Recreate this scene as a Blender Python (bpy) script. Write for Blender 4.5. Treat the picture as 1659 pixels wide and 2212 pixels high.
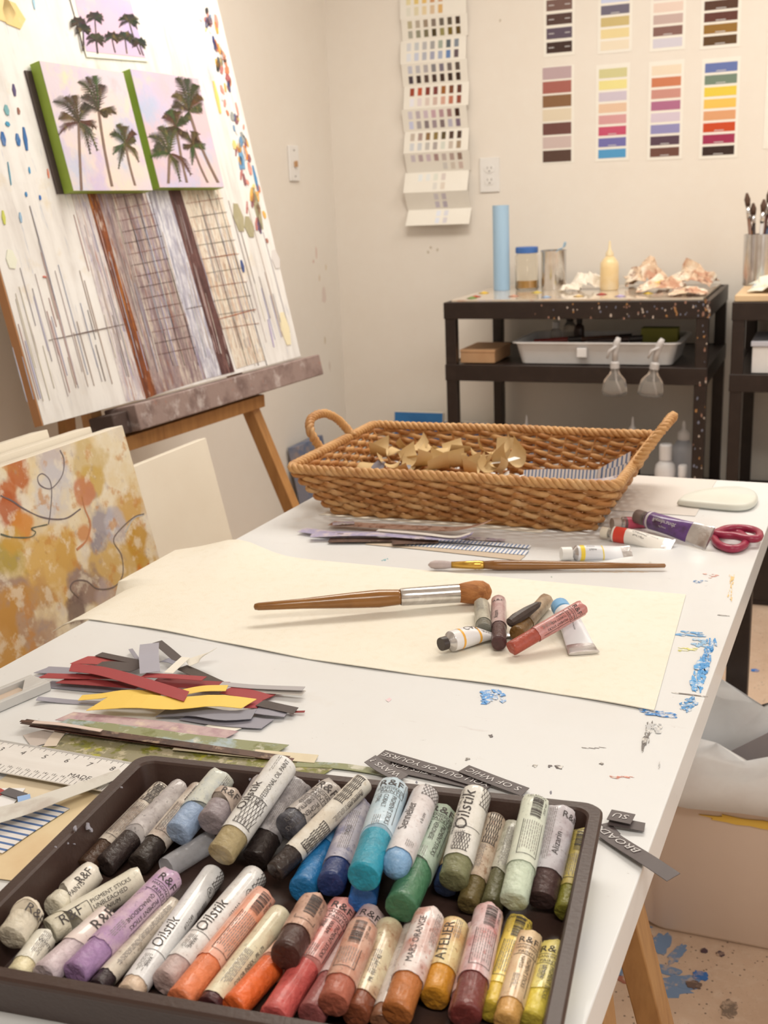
import bpy, bmesh, math, random
from mathutils import Vector as V, Matrix, Euler, noise as mnoise
for o in list(bpy.data.objects): bpy.data.objects.remove(o)
scene = bpy.context.scene
COL = scene.collection
rnd = random.Random(7)
def lin1(c):
    c = c/255.
    return c/12.92 if c <= .04045 else ((c+.055)/1.055)**2.4
def lin(c): return tuple(lin1(x) for x in c[:3])
WHITE = (243, 237, 225)          # how a white card looks under the studio's warm lamps
def alb(c, w=WHITE):             # seen colour -> paint colour
    a, b = lin(c), lin(w)
    return tuple(min(.88, .82*x/y) for x, y in zip(a, b))
# ------------------------------------------------------------------ camera
FPX, PITCH, ROLL, YAW = 2400., math.radians(15.642), math.radians(-2.5133), math.radians(22.486)
CAM = V((0, 0, 1.212))
_H = V((-math.sin(YAW), math.cos(YAW), 0)); _R = V((math.cos(YAW), math.sin(YAW), 0))
CF = math.cos(PITCH)*_H - math.sin(PITCH)*V((0, 0, 1)); _U = _R.cross(CF)
CR = math.cos(ROLL)*_R + math.sin(ROLL)*_U; CU = -math.sin(ROLL)*_R + math.cos(ROLL)*_U
cam = bpy.data.objects.new('camera', bpy.data.cameras.new('camera')); COL.objects.link(cam)
cam.matrix_world = Matrix(((CR.x, CU.x, -CF.x, 0), (CR.y, CU.y, -CF.y, 0), (CR.z, CU.z, -CF.z, CAM.z), (0, 0, 0, 1)))
cd = cam.data; cd.sensor_fit = 'VERTICAL'; cd.sensor_height = 36; cd.sensor_width = 27; cd.lens = FPX/2212*36
cd.clip_start = .02; cd.dof.use_dof = True; cd.dof.focus_distance = 1.0; cd.dof.aperture_fstop = 13
scene.camera = cam
vs = scene.view_settings
vs.view_transform = 'Standard'; vs.look = 'None'; vs.gamma = 1; vs.use_curve_mapping = False; vs.exposure = 0.0
# ------------------------------------------------------------------ light: three warm ceiling panels
world = bpy.data.worlds.new('room_air'); scene.world = world; world.use_nodes = True
world.node_tree.nodes['Background'].inputs[0].default_value = (1, .92, .8, 1)
world.node_tree.nodes['Background'].inputs[1].default_value = .02
LAMPS = [((-.72, 2.38, 2.46), 1.1, .5, 27), ((.5, 2.85, 2.46), 1.1, .5, 19), ((.4, -.25, 2.46), 1.1, .5, 23)]
for i, (p, a, b, w) in enumerate(LAMPS):
    l = bpy.data.lights.new('ceiling_panel_light', 'AREA'); l.shape = 'RECTANGLE'; l.size = a; l.size_y = b
    l.energy = w; l.color = (1, .945, .85)
    o = bpy.data.objects.new('ceiling_panel_light', l); o.location = p; COL.objects.link(o)
l = bpy.data.lights.new('window_daylight', 'AREA'); l.shape = 'RECTANGLE'; l.size = 1.5; l.size_y = 1.15; l.energy = 10; l.color = (.97, .99, 1)
o = bpy.data.objects.new('window_daylight', l); o.location = (1.925, .55, 1.55); o.rotation_euler = (0, math.radians(90), 0); COL.objects.link(o)
o.rotation_euler = (math.radians(90), 0, math.radians(90))
# ------------------------------------------------------------------ places: a point on a level / wall plane
def ray(x, y): return CR*((x-829.5)/FPX) - CU*((y-1106)/FPX) + CF
def P(x, y, z): d = ray(x, y); return CAM + d*((z-CAM.z)/d.z)
def PY(x, y, Y): d = ray(x, y); return CAM + d*(Y/d.y)
def PX(x, y, X): d = ray(x, y); return CAM + d*(X/d.x)
class Plane:
    def __init__(s, o, u, v):
        s.o = V(o); s.u = V(u).normalized(); s.v = V(v); s.v = (s.v - s.u*s.u.dot(s.v)).normalized(); s.n = s.u.cross(s.v)
    def hit(s, x, y):
        d = ray(x, y); p = CAM + d*((s.o-CAM).dot(s.n)/d.dot(s.n)) - s.o
        return p.dot(s.u), p.dot(s.v)
    def pt(s, a, b, h=0): return s.o + s.u*a + s.v*b + s.n*h
T = .74                          # table height
# ------------------------------------------------------------------ objects
WM = {}
def tag(o, label=None, cat=None, group=None, kind=None):
    if label: o['label'] = label
    if cat: o['category'] = cat
    if group: o['group'] = group
    if kind: o['kind'] = kind
    return o
def empty(name, m, label, cat, group=None):
    if not isinstance(m, Matrix): m = Matrix.Translation(V(m))
    o = bpy.data.objects.new(name, None); o.empty_display_size = .02; COL.objects.link(o); o.matrix_world = m; WM[o] = m.copy()
    return tag(o, label, cat, group)
class MB:
    def __init__(s): s.v = []; s.f = []; s.c = []
    def add(s, vs, fs, col=None):
        n = len(s.v); s.v += [tuple(p) for p in vs]
        for f in fs: s.f.append(tuple(i+n for i in f)); s.c.append(col)
        return s
    def box(s, a, b, M=None, col=None):
        x0, y0, z0 = a; x1, y1, z1 = b
        p = [V(q) for q in ((x0,y0,z0),(x1,y0,z0),(x1,y1,z0),(x0,y1,z0),(x0,y0,z1),(x1,y0,z1),(x1,y1,z1),(x0,y1,z1))]
        if M is not None: p = [M @ q for q in p]
        return s.add(p, ((0,3,2,1),(4,5,6,7),(0,1,5,4),(1,2,6,5),(2,3,7,6),(3,0,4,7)), col)
    def loft(s, rings, caps=True, closed=True, loop=False, col=None):
        m = len(rings[0]); vs = [p for r in rings for p in r]; fs = []
        k = len(rings)
        for i in range(k if loop else k-1):
            for j in range(m if closed else m-1):
                a, b = i*m+j, i*m+(j+1) % m; i2 = (i+1) % k
                fs.append((a, b, i2*m+(j+1) % m, i2*m+j))
        if caps and not loop: fs.append(tuple(range(m-1, -1, -1))); fs.append(tuple((k-1)*m+j for j in range(m)))
        return s.add(vs, fs, col)
    def tube(s, pts, r, n=8, caps=True, loop=False, col=None, flat=1., up=None):
        pts = [V(p) for p in pts]; k = len(pts); rings = []; ref = None
        for i, p in enumerate(pts):
            t = (pts[(i+1) % k]-pts[i-1]) if loop else (pts[min(i+1, k-1)]-pts[max(i-1, 0)])
            t.normalize()
            if up is not None: a = V(up).cross(t)
            else:
                if ref is None: ref = V((0, 0, 1)) if abs(t.z) < .9 else V((1, 0, 0))
                a = ref.cross(t) if ref is not None else None
                if a.length < 1e-4: a = V((1, 0, 0)).cross(t)
            a.normalize(); b = t.cross(a)
            if up is None: ref = b
            rr = r[i] if isinstance(r, (list, tuple)) else r
            rings.append([p + a*(rr*math.cos(2*math.pi*j/n)) + b*(rr*flat*math.sin(2*math.pi*j/n)) for j in range(n)])
        return s.loft(rings, caps, True, loop, col)
    def lathe(s, prof, M=Matrix(), n=20, col=None):
        rings = [[M @ V((r*math.cos(2*math.pi*j/n), r*math.sin(2*math.pi*j/n), z)) for j in range(n)] for r, z in prof]
        return s.loft(rings, True, True, False, col)
    def prism(s, poly, pl, h0, h1, col=None):       # polygon (a,b) on a plane, extruded
        n = len(poly); vs = [pl.pt(a, b, h0) for a, b in poly] + [pl.pt(a, b, h1) for a, b in poly]
        return s.add(vs, [tuple(range(n-1, -1, -1)), tuple(range(n, 2*n))] + [(i, (i+1) % n, n+(i+1) % n, n+i) for i in range(n)], col)
    def sheet(s, pts, t=.0004, col=None):           # grid of points [rows][cols] given thickness downwards along z
        R, C = len(pts), len(pts[0]); top = [V(p) for r in pts for p in r]; bot = [p-V((0, 0, t)) for p in top]; n = R*C
        fs = []
        for i in range(R-1):
            for j in range(C-1):
                q = (i*C+j, i*C+j+1, (i+1)*C+j+1, (i+1)*C+j); fs.append(q); fs.append(tuple(n+k for k in reversed(q)))
        ed = [i for i in range(C)] + [i*C+C-1 for i in range(1, R)] + [(R-1)*C+j for j in range(C-2, -1, -1)] + [i*C for i in range(R-2, 0, -1)]
        for a, b in zip(ed, ed[1:]+ed[:1]): fs.append((b, a, n+a, n+b))
        return s.add(top+bot, fs, col)
    def build(s, name, mat, parent=None, smooth=False, label=None, cat=None, group=None, kind=None, bevel=0, fix=True, auto=None):
        me = bpy.data.meshes.new(name); me.from_pydata(s.v, [], s.f)
        if any(c is not None for c in s.c):
            at = me.color_attributes.new('Col', 'FLOAT_COLOR', 'CORNER'); k = 0
            for f, c in zip(me.polygons, s.c):
                c = c or (.5, .5, .5)
                for li in f.loop_indices: at.data[li].color = (c[0], c[1], c[2], 1)
        if fix:
            bm = bmesh.new(); bm.from_mesh(me); bmesh.ops.recalc_face_normals(bm, faces=bm.faces); bm.to_mesh(me); bm.free()
        if mat: me.materials.append(mat)
        o = bpy.data.objects.new(name, me); COL.objects.link(o)
        if parent is not None:
            me.transform(WM[parent].inverted()); o.parent = parent; WM[o] = WM[parent]
        else:
            xs = [v.co for v in me.vertices]; b = V(((min(v.x for v in xs)+max(v.x for v in xs))/2, (min(v.y for v in xs)+max(v.y for v in xs))/2, min(v.z for v in xs)))
            me.transform(Matrix.Translation(-b)); o.location = b; WM[o] = Matrix.Translation(b)
        if smooth:
            me.polygons.foreach_set('use_smooth', [True]*len(me.polygons))
            if auto is not None: me.set_sharp_from_angle(angle=math.radians(auto))
        if bevel:
            md = o.modifiers.new('bevel', 'BEVEL'); md.width = bevel; md.segments = 2; md.limit_method = 'ANGLE'; md.angle_limit = .6
            me.polygons.foreach_set('use_smooth', [True]*len(me.polygons)); md.harden_normals = True
        me.update()
        return tag(o, label, cat, group, kind)
# ------------------------------------------------------------------ materials (all node based)
_mc = {}
def mat(name, col=None, rough=.5, metal=0., layers=(), bump=0., bscale=150., trans=0., ior=1.45, src=None, coat=0., seed=0., spec=.5, sub=0., alpha=1., bstretch=(1, 1, 1), coord='Object'):
    if name in _mc: return _mc[name]
    m = bpy.data.materials.new(name); m.use_nodes = True; nt = m.node_tree; N = nt.nodes; L = nt.links
    b = N['Principled BSDF']; b.inputs['Roughness'].default_value = rough; b.inputs['Metallic'].default_value = metal
    b.inputs['Transmission Weight'].default_value = trans; b.inputs['IOR'].default_value = ior
    b.inputs['Coat Weight'].default_value = coat; b.inputs['Specular IOR Level'].default_value = spec; b.inputs['Alpha'].default_value = alpha
    tc = N.new('ShaderNodeTexCoord')
    if src == 'obj': cur = N.new('ShaderNodeObjectInfo').outputs['Color']
    elif src == 'attr':
        a = N.new('ShaderNodeAttribute'); a.attribute_name = 'Col'; cur = a.outputs['Color']
    else:
        c = N.new('ShaderNodeRGB'); c.outputs[0].default_value = (*col, 1); cur = c.outputs[0]
    for i, ly in enumerate(layers):        # (colour, scale, lo, hi, stretch, amount, kind)
        lc, sc, lo, hi = ly[:4]; st = ly[4] if len(ly) > 4 and ly[4] else (1, 1, 1); am = ly[5] if len(ly) > 5 else 1.; kd = ly[6] if len(ly) > 6 else 'noise'
        mp = N.new('ShaderNodeMapping'); mp.inputs['Scale'].default_value = st[:3]; mp.inputs['Location'].default_value = (seed+i*3.7, seed*1.3+i*1.9, i*5.1+seed*.7)
        L.new(tc.outputs[coord], mp.inputs[0])
        if kd == 'spot':       # a patch of paint with a ragged outline: st = (x, y, z, radius)
            sb = N.new('ShaderNodeVectorMath'); sb.operation = 'DISTANCE'; L.new(tc.outputs[coord], sb.inputs[0]); sb.inputs[1].default_value = st[:3]
            t = N.new('ShaderNodeTexNoise'); t.inputs['Scale'].default_value = sc; t.inputs['Detail'].default_value = 5; L.new(tc.outputs[coord], t.inputs['Vector'])
            dv = N.new('ShaderNodeMath'); dv.operation = 'DIVIDE'; L.new(sb.outputs['Value'], dv.inputs[0]); dv.inputs[1].default_value = st[3]
            su = N.new('ShaderNodeMath'); su.operation = 'MULTIPLY_ADD'; L.new(t.outputs['Fac'], su.inputs[0]); su.inputs[1].default_value = 2.2; su.inputs[2].default_value = -.1
            sv = N.new('ShaderNodeMath'); sv.operation = 'SUBTRACT'; L.new(su.outputs[0], sv.inputs[0]); L.new(dv.outputs[0], sv.inputs[1]); out = sv.outputs[0]
            mp.inputs['Scale'].default_value = (1, 1, 1)
        elif kd == 'voronoi':
            t = N.new('ShaderNodeTexVoronoi'); t.inputs['Scale'].default_value = sc; out = t.outputs['Distance']
        elif kd in ('wave', 'waveY'):
            t = N.new('ShaderNodeTexWave'); t.inputs['Scale'].default_value = sc; t.inputs['Distortion'].default_value = 0; t.bands_direction = 'Y' if kd == 'waveY' else 'X'; out = t.outputs['Fac']
        else:
            t = N.new('ShaderNodeTexNoise'); t.inputs['Scale'].default_value = sc; t.inputs['Detail'].default_value = 5; t.inputs['Roughness'].default_value = .6; out = t.outputs['Fac']
        if kd != 'spot': L.new(mp.outputs[0], t.inputs['Vector'])
        mr = N.new('ShaderNodeMapRange'); mr.inputs['From Min'].default_value = lo; mr.inputs['From Max'].default_value = hi; mr.inputs['To Max'].default_value = am
        L.new(out, mr.inputs['Value'])
        mx = N.new('ShaderNodeMix'); mx.data_type = 'RGBA'; L.new(mr.outputs[0], mx.inputs[0]); L.new(cur, mx.inputs[6]); mx.inputs[7].default_value = (*lc, 1); cur = mx.outputs[2]
    L.new(cur, b.inputs['Base Color'])
    if bump:
        mp = N.new('ShaderNodeMapping'); mp.inputs['Scale'].default_value = bstretch; L.new(tc.outputs['Object'], mp.inputs[0])
        t = N.new('ShaderNodeTexNoise'); t.inputs['Scale'].default_value = bscale; t.inputs['Detail'].default_value = 4; L.new(mp.outputs[0], t.inputs['Vector'])
        bp = N.new('ShaderNodeBump'); bp.inputs['Strength'].default_value = bump; bp.inputs['Distance'].default_value = .002; L.new(t.outputs['Fac'], bp.inputs['Height']); L.new(bp.outputs[0], b.inputs['Normal'])
    _mc[name] = m
    return m
def cmat(c, rough=.55, w=WHITE, bump=0, var=.0, **k):    # plain colour as seen in the room
    key = 'paint_%02x%02x%02x_%d_%d_%d' % (c[0], c[1], c[2], rough*100, bump*100, var*100)
    a = alb(c, w); d = tuple(x*(1-.45) for x in a)
    return mat(key, a, rough, bump=bump, layers=((d, 60, .35, .75, None, var),) if var else ((d, 8, .4, .9, None, .06),), **k)
OBJC = mat('coloured_card', rough=.6, src='obj', layers=((alb((210, 195, 170)), 9, .55, 1., None, .12),))
VCOL = mat('brushed_paint', rough=.55, src='attr', layers=((alb((235, 228, 215)), 60, .55, .9, None, .35),), bump=.25, bscale=300)
PRINT = mat('printed_ink', alb((70, 62, 58)), .6, layers=((alb((150, 140, 130)), 300, .5, .9, None, .5),))
INK2 = mat('small_print', alb((138, 128, 120)), .6, layers=((alb((190, 180, 168)), 300, .45, .8, None, .7),))
PRINTW = mat('printed_pale_ink', alb((214, 206, 196)), .6, layers=((alb((170, 160, 150)), 200, .5, .9, None, .4),))
WOOD = mat('pale_wood', alb((176, 128, 74)), .5, layers=((alb((140, 92, 48)), 14, .4, .75, (6, 6, .6), .7), (alb((205, 165, 110)), 5, .5, .9, None, .4)), bump=.1)
METAL = mat('brushed_steel', alb((232, 226, 216)), .2, 1., layers=((alb((170, 155, 140)), 30, .4, .8, (1, 8, 1), .5),))
# ------------------------------------------------------------------ lettering
_tc = {}
def text_tris(s, shear=0.):
    k = (s, shear)
    if k in _tc: return _tc[k]
    cu = bpy.data.curves.new('glyphs', 'FONT'); cu.body = s; cu.size = 1; cu.shear = shear; cu.resolution_u = 2; cu.fill_mode = 'FRONT'
    ob = bpy.data.objects.new('glyphs', cu); COL.objects.link(ob); bpy.context.view_layer.update()
    me = bpy.data.meshes.new_from_object(ob.evaluated_get(bpy.context.evaluated_depsgraph_get()))
    bm = bmesh.new(); bm.from_mesh(me); bmesh.ops.triangulate(bm, faces=bm.faces)
    bmesh.ops.subdivide_edges(bm, edges=[e for e in bm.edges if e.calc_length() > .35], cuts=1); bmesh.ops.triangulate(bm, faces=bm.faces)
    bm.verts.ensure_lookup_table(); vs = [(v.co.x, v.co.y) for v in bm.verts]; fs = [[v.index for v in f.verts] for f in bm.faces]
    bm.free(); bpy.data.meshes.remove(me); bpy.data.objects.remove(ob); bpy.data.curves.remove(cu)
    w = max([x for x, y in vs] or [0]); _tc[k] = (vs, fs, w)
    return _tc[k]
def text_on(mb, s, fn, size, wid=None, shear=0., stretch=1.):
    vs, fs, w = text_tris(s, shear); sx = size*stretch if wid is None else wid/w
    mb.add([fn(x*sx, y*size) for x, y in vs], fs)
# a thin paper strip following points on the table
def catmull(pts, n):
    pts = [V(p) for p in pts]; out = []
    if len(pts) == 2: return [pts[0].lerp(pts[1], i/n) for i in range(n+1)]
    q = [pts[0]*2-pts[1]] + pts + [pts[-1]*2-pts[-2]]; m = len(pts)-1
    for i in range(n+1):
        t = i/n*m; k = min(int(t), m-1); t -= k; a, b, c, d = q[k:k+4]
        out.append(.5*((2*b)+(c-a)*t+(2*a-5*b+4*c-d)*t*t+(3*b-a-3*c+d)*t*t*t))
    return out
def ribbon_grid(c, w, skew=0., across=None):
    rows = []
    for i, p in enumerate(c):
        t = c[min(i+1, len(c)-1)]-c[max(i-1, 0)]; a = V(across) if across is not None else V((0, 0, 1)).cross(t); a.normalize()
        t.normalize(); ww = w[0]+(w[1]-w[0])*i/(len(c)-1) if isinstance(w, (tuple, list)) else w
        e = 1 if i == len(c)-1 else (-1 if i == 0 else 0)
        rows.append([p + a*(ww*k) + t*(skew*k*ww if e else 0) for k in (.5, .25, 0, -.25, -.5)])
    return rows
def strip(name, label, pts, w, m, group=None, cat='paper strip', n=10, t=.0005, skew=0., col=None):
    c = catmull([P(x, y, T+.001+z) for x, y, z in pts], n)
    o = MB().sheet(ribbon_grid(c, w, skew), t).build(name, m, smooth=False, label=label, cat=cat, group=group)
    if col is not None: o.color = (*alb(col), 1)
    return o, c
# ================================================================== the room
X0, X1, Y0, Y1, H = -1.735, 1.95, -1.6, 3.85, 2.5
WALL = mat('cream_wall', alb((240, 227, 207)), .85, layers=((alb((234, 219, 197)), 3, .4, .8, None, .5), (alb((243, 233, 214)), 25, .45, .8, None, .3)), bump=.12, bscale=60)
FLOORM = mat('terrazzo', alb((216, 184, 153)), .45, layers=((alb((194, 160, 130)), 7, .4, .7, None, .7), (alb((222, 196, 168)), 60, .5, .75, None, .6), (alb((84, 66, 54)), 75, .15, .11, None, .8, 'voronoi'), (alb((120, 96, 78)), 190, .13, .08, None, .6, 'voronoi')))
floor = MB().box((X0-.1, Y0-.1, -.06), (X1+.1, Y1+.1, 0)).build('floor', FLOORM, kind='structure')
wall_back = MB().box((X0-.1, Y1, 0), (X1+.1, Y1+.1, H)).build('wall_back', WALL, kind='structure')
wall_left = MB().box((X0-.1, Y0, 0), (X0, Y1, H)).build('wall_left', WALL, kind='structure')
MB().box((X1, Y0, 0), (X1+.1, Y1, H)).build('wall_right', WALL, kind='structure')
MB().box((X0-.1, Y0-.1, 0), (X1+.1, Y0, H)).build('wall_front', WALL, kind='structure')
CEIL = mat('white_ceiling', alb((245, 236, 220)), .9, layers=((alb((225, 215, 200)), 12, .4, .9, None, .3),))
MB().box((X0-.1, Y0-.1, H), (X1+.1, Y1+.1, H+.05)).build('ceiling', CEIL, kind='structure')
for i, (p, a, b, w) in enumerate(LAMPS):
    r = empty('ceiling_light', (p[0], p[1], 2.47), ['white ceiling light panel above the work table', 'white ceiling light panel in front of the shelves', 'white ceiling light panel behind the viewer'][i], 'ceiling light', 'ceiling light panels')
    MB().box((p[0]-a/2-.03, p[1]-b/2-.03, 2.468), (p[0]+a/2+.03, p[1]+b/2+.03, 2.4995)).build('housing', CEIL, r)
BASE = mat('white_trim', alb((240, 230, 212)), .4, layers=((alb((215, 200, 180)), 10, .5, .9, None, .4),))
MB().box((X0+.0005, Y1-.012, .0005), (X1, Y1-.0005, .09)).build('baseboard_back', BASE, kind='structure')
MB().box((X0+.0005, Y0+.01, .0005), (X0+.012, Y1-.013, .09)).build('baseboard_left', BASE, kind='structure')
# floor paint: splashes where they lie beside the bin
r = MB(); r.box((X1-.02, -.25, .93), (X1-.0005, 1.35, .98)); r.box((X1-.02, -.25, 2.12), (X1-.0005, 1.35, 2.17)); r.box((X1-.02, -.25, .98), (X1-.0005, -.2, 2.12)); r.box((X1-.02, 1.3, .98), (X1-.0005, 1.35, 2.12)); win = r.build('window_1', BASE, kind='structure')
MB().box((X1-.008, -.199, .981), (X1-.0006, 1.299, 2.119)).build('pane', mat('window_pane', (.85, .9, .95), .1, layers=(((.7, .8, .9), 2, .4, .8, None, .3),)), win)
FP = Plane((0, 0, 0), (1, 0, 0), (0, 1, 0))
def blob(cx, cy, rx, ry, seed, n=16, rag=.35, ang=0):
    g = random.Random(seed); ca, sa = math.cos(ang), math.sin(ang); out = []
    for i in range(n):
        t = 2*math.pi*i/n; k = 1+rag*(g.random()-.5)*2; x, y = rx*k*math.cos(t), ry*k*math.sin(t)
        out.append((cx+x*ca-y*sa, cy+x*sa+y*ca))
    return out
def splash(x, y, rx, ry, col, seed, ang=0, rag=.22):
    _sp[0] += 1; q = P(x, y, 0); mb = MB(); mb.prism(blob(q.x, q.y, rx, ry, seed, 22, rag, ang), FP, .0002, .0004+.0001*_sp[0])
    o = mb.build('paint_splash', SPL, floor); o.color = (*alb(col), 1)
_sp = [0]
SPL = mat('dried_paint', rough=.5, src='obj', layers=((alb((203, 172, 142)), 60, .52, .66, None, .85),))
BL_, RU_ = (120, 142, 168), (172, 104, 80)
for q in ((1430, 2135, .05, .018, BL_, 1, .2), (1400, 2120, .02, .03, BL_, 2, 0), (1475, 2120, .03, .016, BL_, 3, .3), (1380, 2055, .012, .035, BL_, 4, .3), (1428, 2040, .014, .03, BL_, 5, -.1), (1435, 2095, .025, .012, BL_, 6, .1), (1463, 2060, .01, .03, BL_, 7, -.3),
          (1365, 2000, .03, .02, BL_, 8, 0), (1360, 1960, .012, .05, BL_, 9, .2), (1345, 2070, .035, .022, RU_, 10, .1), (1332, 2020, .015, .03, RU_, 11, 0), (1345, 2100, .015, .012, BL_, 12, 0), (1512, 2108, .012, .012, (60, 110, 170), 13, 0), (1575, 2180, .012, .02, (128, 108, 90), 14, 0),
          (1350, 2118, .014, .007, RU_, 15, 0), (1385, 2022, .02, .012, RU_, 16, 0), (1498, 2128, .012, .009, (110, 88, 76), 17, 0), (1631, 1449, .01, .008, (60, 120, 190), 18, 0), (1520, 2055, .006, .006, (80, 60, 66), 19, 0), (1556, 2062, .006, .006, (80, 60, 66), 20, 0)):
    splash(*q)
# ------------------------------------------------------------------ wall plates
BW = Plane((0, Y1, 0), (1, 0, 0), (0, 0, 1))          # back wall, normal towards the room
LW = Plane((X0, 0, 0), (0, 1, 0), (0, 0, 1))          # left wall, normal +X
PLATE = mat('plate_plastic', alb((240, 232, 218)), .35, layers=((alb((225, 214, 198)), 20, .5, .9, None, .3),))
DARK = mat('dark_slot', alb((110, 96, 84)), .6, layers=((alb((80, 70, 60)), 40, .4, .8, None, .4),))
a, b = BW.hit(1058.5, 378)
r = empty('wall_outlet', BW.pt(a, b-.057, .0005), 'white double power outlet plate on the back wall beside the folded chart', 'outlet')
MB().prism([(a-.035, b-.057), (a+.035, b-.057), (a+.035, b+.057), (a-.035, b+.057)], BW, .0005, .006).build('plate', PLATE, r, bevel=.002)
for dz in (-.0195, .0195):
    o = MB().prism(blob(a, b+dz, .017, .014, 1, 20, 0), BW, .006, .008).build('socket', PLATE, r, smooth=True, auto=40)
    for dx, w, h, dd in ((-.007, .002, .007, .004), (.007, .002, .007, .004), (0, .005, .004, -.007)):
        MB().prism([(a+dx-w/2, b+dz+dd-h/2), (a+dx+w/2, b+dz+dd-h/2), (a+dx+w/2, b+dz+dd+h/2), (a+dx-w/2, b+dz+dd+h/2)], BW, .0078, .0084).build('slot', DARK, o)
a, b = LW.hit(632, 353)
r = empty('light_switch', LW.pt(a, b-.057, .0005), 'white light switch plate on the left wall behind the easel', 'switch')
MB().prism([(a-.035, b-.057), (a+.035, b-.057), (a+.035, b+.057), (a-.035, b+.057)], LW, .0005, .008).build('plate', PLATE, r, bevel=.002)
MB().prism([(a-.005, b-.012), (a+.005, b-.012), (a+.005, b+.008), (a-.005, b+.004)], LW, .008, .018).build('toggle', mat('switch_toggle', alb((196, 150, 104)), .4, layers=((alb((170, 120, 80)), 30, .4, .8, None, .4),)), r)
for dz in (-.042, .042): MB().prism(blob(a, b+dz, .003, .003, 1, 10, 0), LW, .008, .0092).build('screw', DARK, r)
# ------------------------------------------------------------------ paint sample cards
CARD = mat('card_stock', alb((246, 236, 216)), .5, layers=((alb((235, 222, 200)), 14, .4, .9, None, .3),))
CW = (247, 232, 204)
SW = bpy.data.meshes.new('swatch'); SW.from_pydata([(-.5,-.5,0),(.5,-.5,0),(.5,.5,0),(-.5,.5,0),(-.5,-.5,1),(.5,-.5,1),(.5,.5,1),(-.5,.5,1)], [], [(0,3,2,1),(4,5,6,7),(0,1,5,4),(1,2,6,5),(2,3,7,6),(3,0,4,7)]); SW.materials.append(OBJC)
def swatch(parent, pl, a, b, w, h, col, h0=.0012, t=.0004, W=CW):
    o = bpy.data.objects.new('swatch', SW); COL.objects.link(o); o.parent = parent
    m = Matrix((pl.u, pl.v, pl.n)).transposed().to_4x4(); m.translation = pl.pt(a, b, h0)
    o.matrix_parent_inverse = Matrix(); o.matrix_basis = WM[parent].inverted() @ m @ Matrix.Diagonal((w, h, t, 1)); o.color = (*alb(col, W), 1)
    return o
CARDS = [
 ((1174, -102), (1242, 118), 'brown and charcoal stripes with pale printed names, upper left', [(200,180,165),(185,150,135),(165,130,115),(120,85,68),(82,52,40),(95,75,80),(60,32,20)], 1, 1),
 ((1293, -100), (1365, 111), 'slate, khaki and pale yellow stripes in the upper row', [(200,195,200),(120,130,140),(210,190,190),(212,207,206),(112,100,104),(212,180,108),(242,210,138),(245,218,172)], 1, 0),
 ((1408, -106), (1480, 106), 'peach, taupe and grey stripes in the upper row', [(210,150,120),(190,120,100),(230,200,170),(235,205,180),(240,205,170),(205,170,145),(135,92,75),(220,203,190)], 1, 0),
 ((1519, -110), (1598, 100), 'dark brown and olive stripes in the upper row', [(60,40,30),(130,80,50),(110,60,40),(90,50,30),(82,45,22),(95,45,30),(152,104,32),(92,58,18)], 1, 0),
 ((1172, 145), (1240, 351), 'mauve, brick and brown stripes, coloured to its left edge', [(195,160,145),(172,95,75),(140,95,55),(232,205,160),(112,66,52),(212,180,155),(88,58,42)], 0, 0),
 ((1288, 141), (1358, 346), 'yellow, pink and turquoise stripes in the lower row', [(218,200,130),(245,220,130),(215,192,182),(238,192,145),(222,155,138),(205,78,95),(118,108,150),(85,152,178)], 1, 0),
 ((1402, 134), (1473, 343), 'orange, mauve and plum stripes in the lower row', [(245,215,170),(212,122,75),(210,142,115),(182,105,122),(222,195,185),(152,140,165),(88,60,66),(112,68,50)], 1, 0),
 ((1517, 128), (1592, 340), 'blue, green, yellow and red stripes in the lower row', [(105,115,152),(120,132,102),(240,200,60),(250,192,78),(230,158,100),(208,70,20),(165,42,70),(52,28,18)], 1, 0)]
for (x0, y0), (x1, y1), lb, cols, mg, pr in CARDS:
    a0, b1 = BW.hit(x0, y0); a1, b0 = BW.hit(x1, y1)
    r = empty('colour_card', BW.pt((a0+a1)/2, b0, .0003), 'white paint sample card with '+lb, 'colour card', 'paint sample cards on the back wall')
    MB().prism([(a0, b0), (a1, b0), (a1, b1), (a0, b1)], BW, .0003, .0012).build('card', CARD, r)
    ml = .0095 if mg else .0005; n = len(cols); top = b1-(.012 if mg else .002); ph = (top-b0-(.004 if mg else 0))/n
    mb = MB()
    for i, c in enumerate(cols):
        w = a1-a0-ml-.0095; ca = a0+ml+w/2; cb = top-(i+.5)*ph+.002
        swatch(r, BW, ca, cb, w, ph*(.78 if mg else .86), c)
        if pr or (mg and sum(c) < 380):
            for k in ((.08, .3), (.72, .92)) if pr else ((.35, .65),):
                yy = cb-(0 if pr else ph*.27); mb.prism([(a0+ml+w*k[0], yy-.0012), (a0+ml+w*k[1], yy-.0012), (a0+ml+w*k[1], yy+.0012), (a0+ml+w*k[0], yy+.0012)], BW, .0016, .0018)
    if mb.v: mb.build('printed_names', PRINTW, r)
a0, b0 = BW.hit(1648, 322); MB().prism([(a0, b0), (a0+.2, b0), (a0+.2, b0+.6), (a0, b0+.6)], BW, .0003, .0015).build('paper_sheet', CARD, label='plain white sheet on the wall at the right edge', cat='paper')
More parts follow.
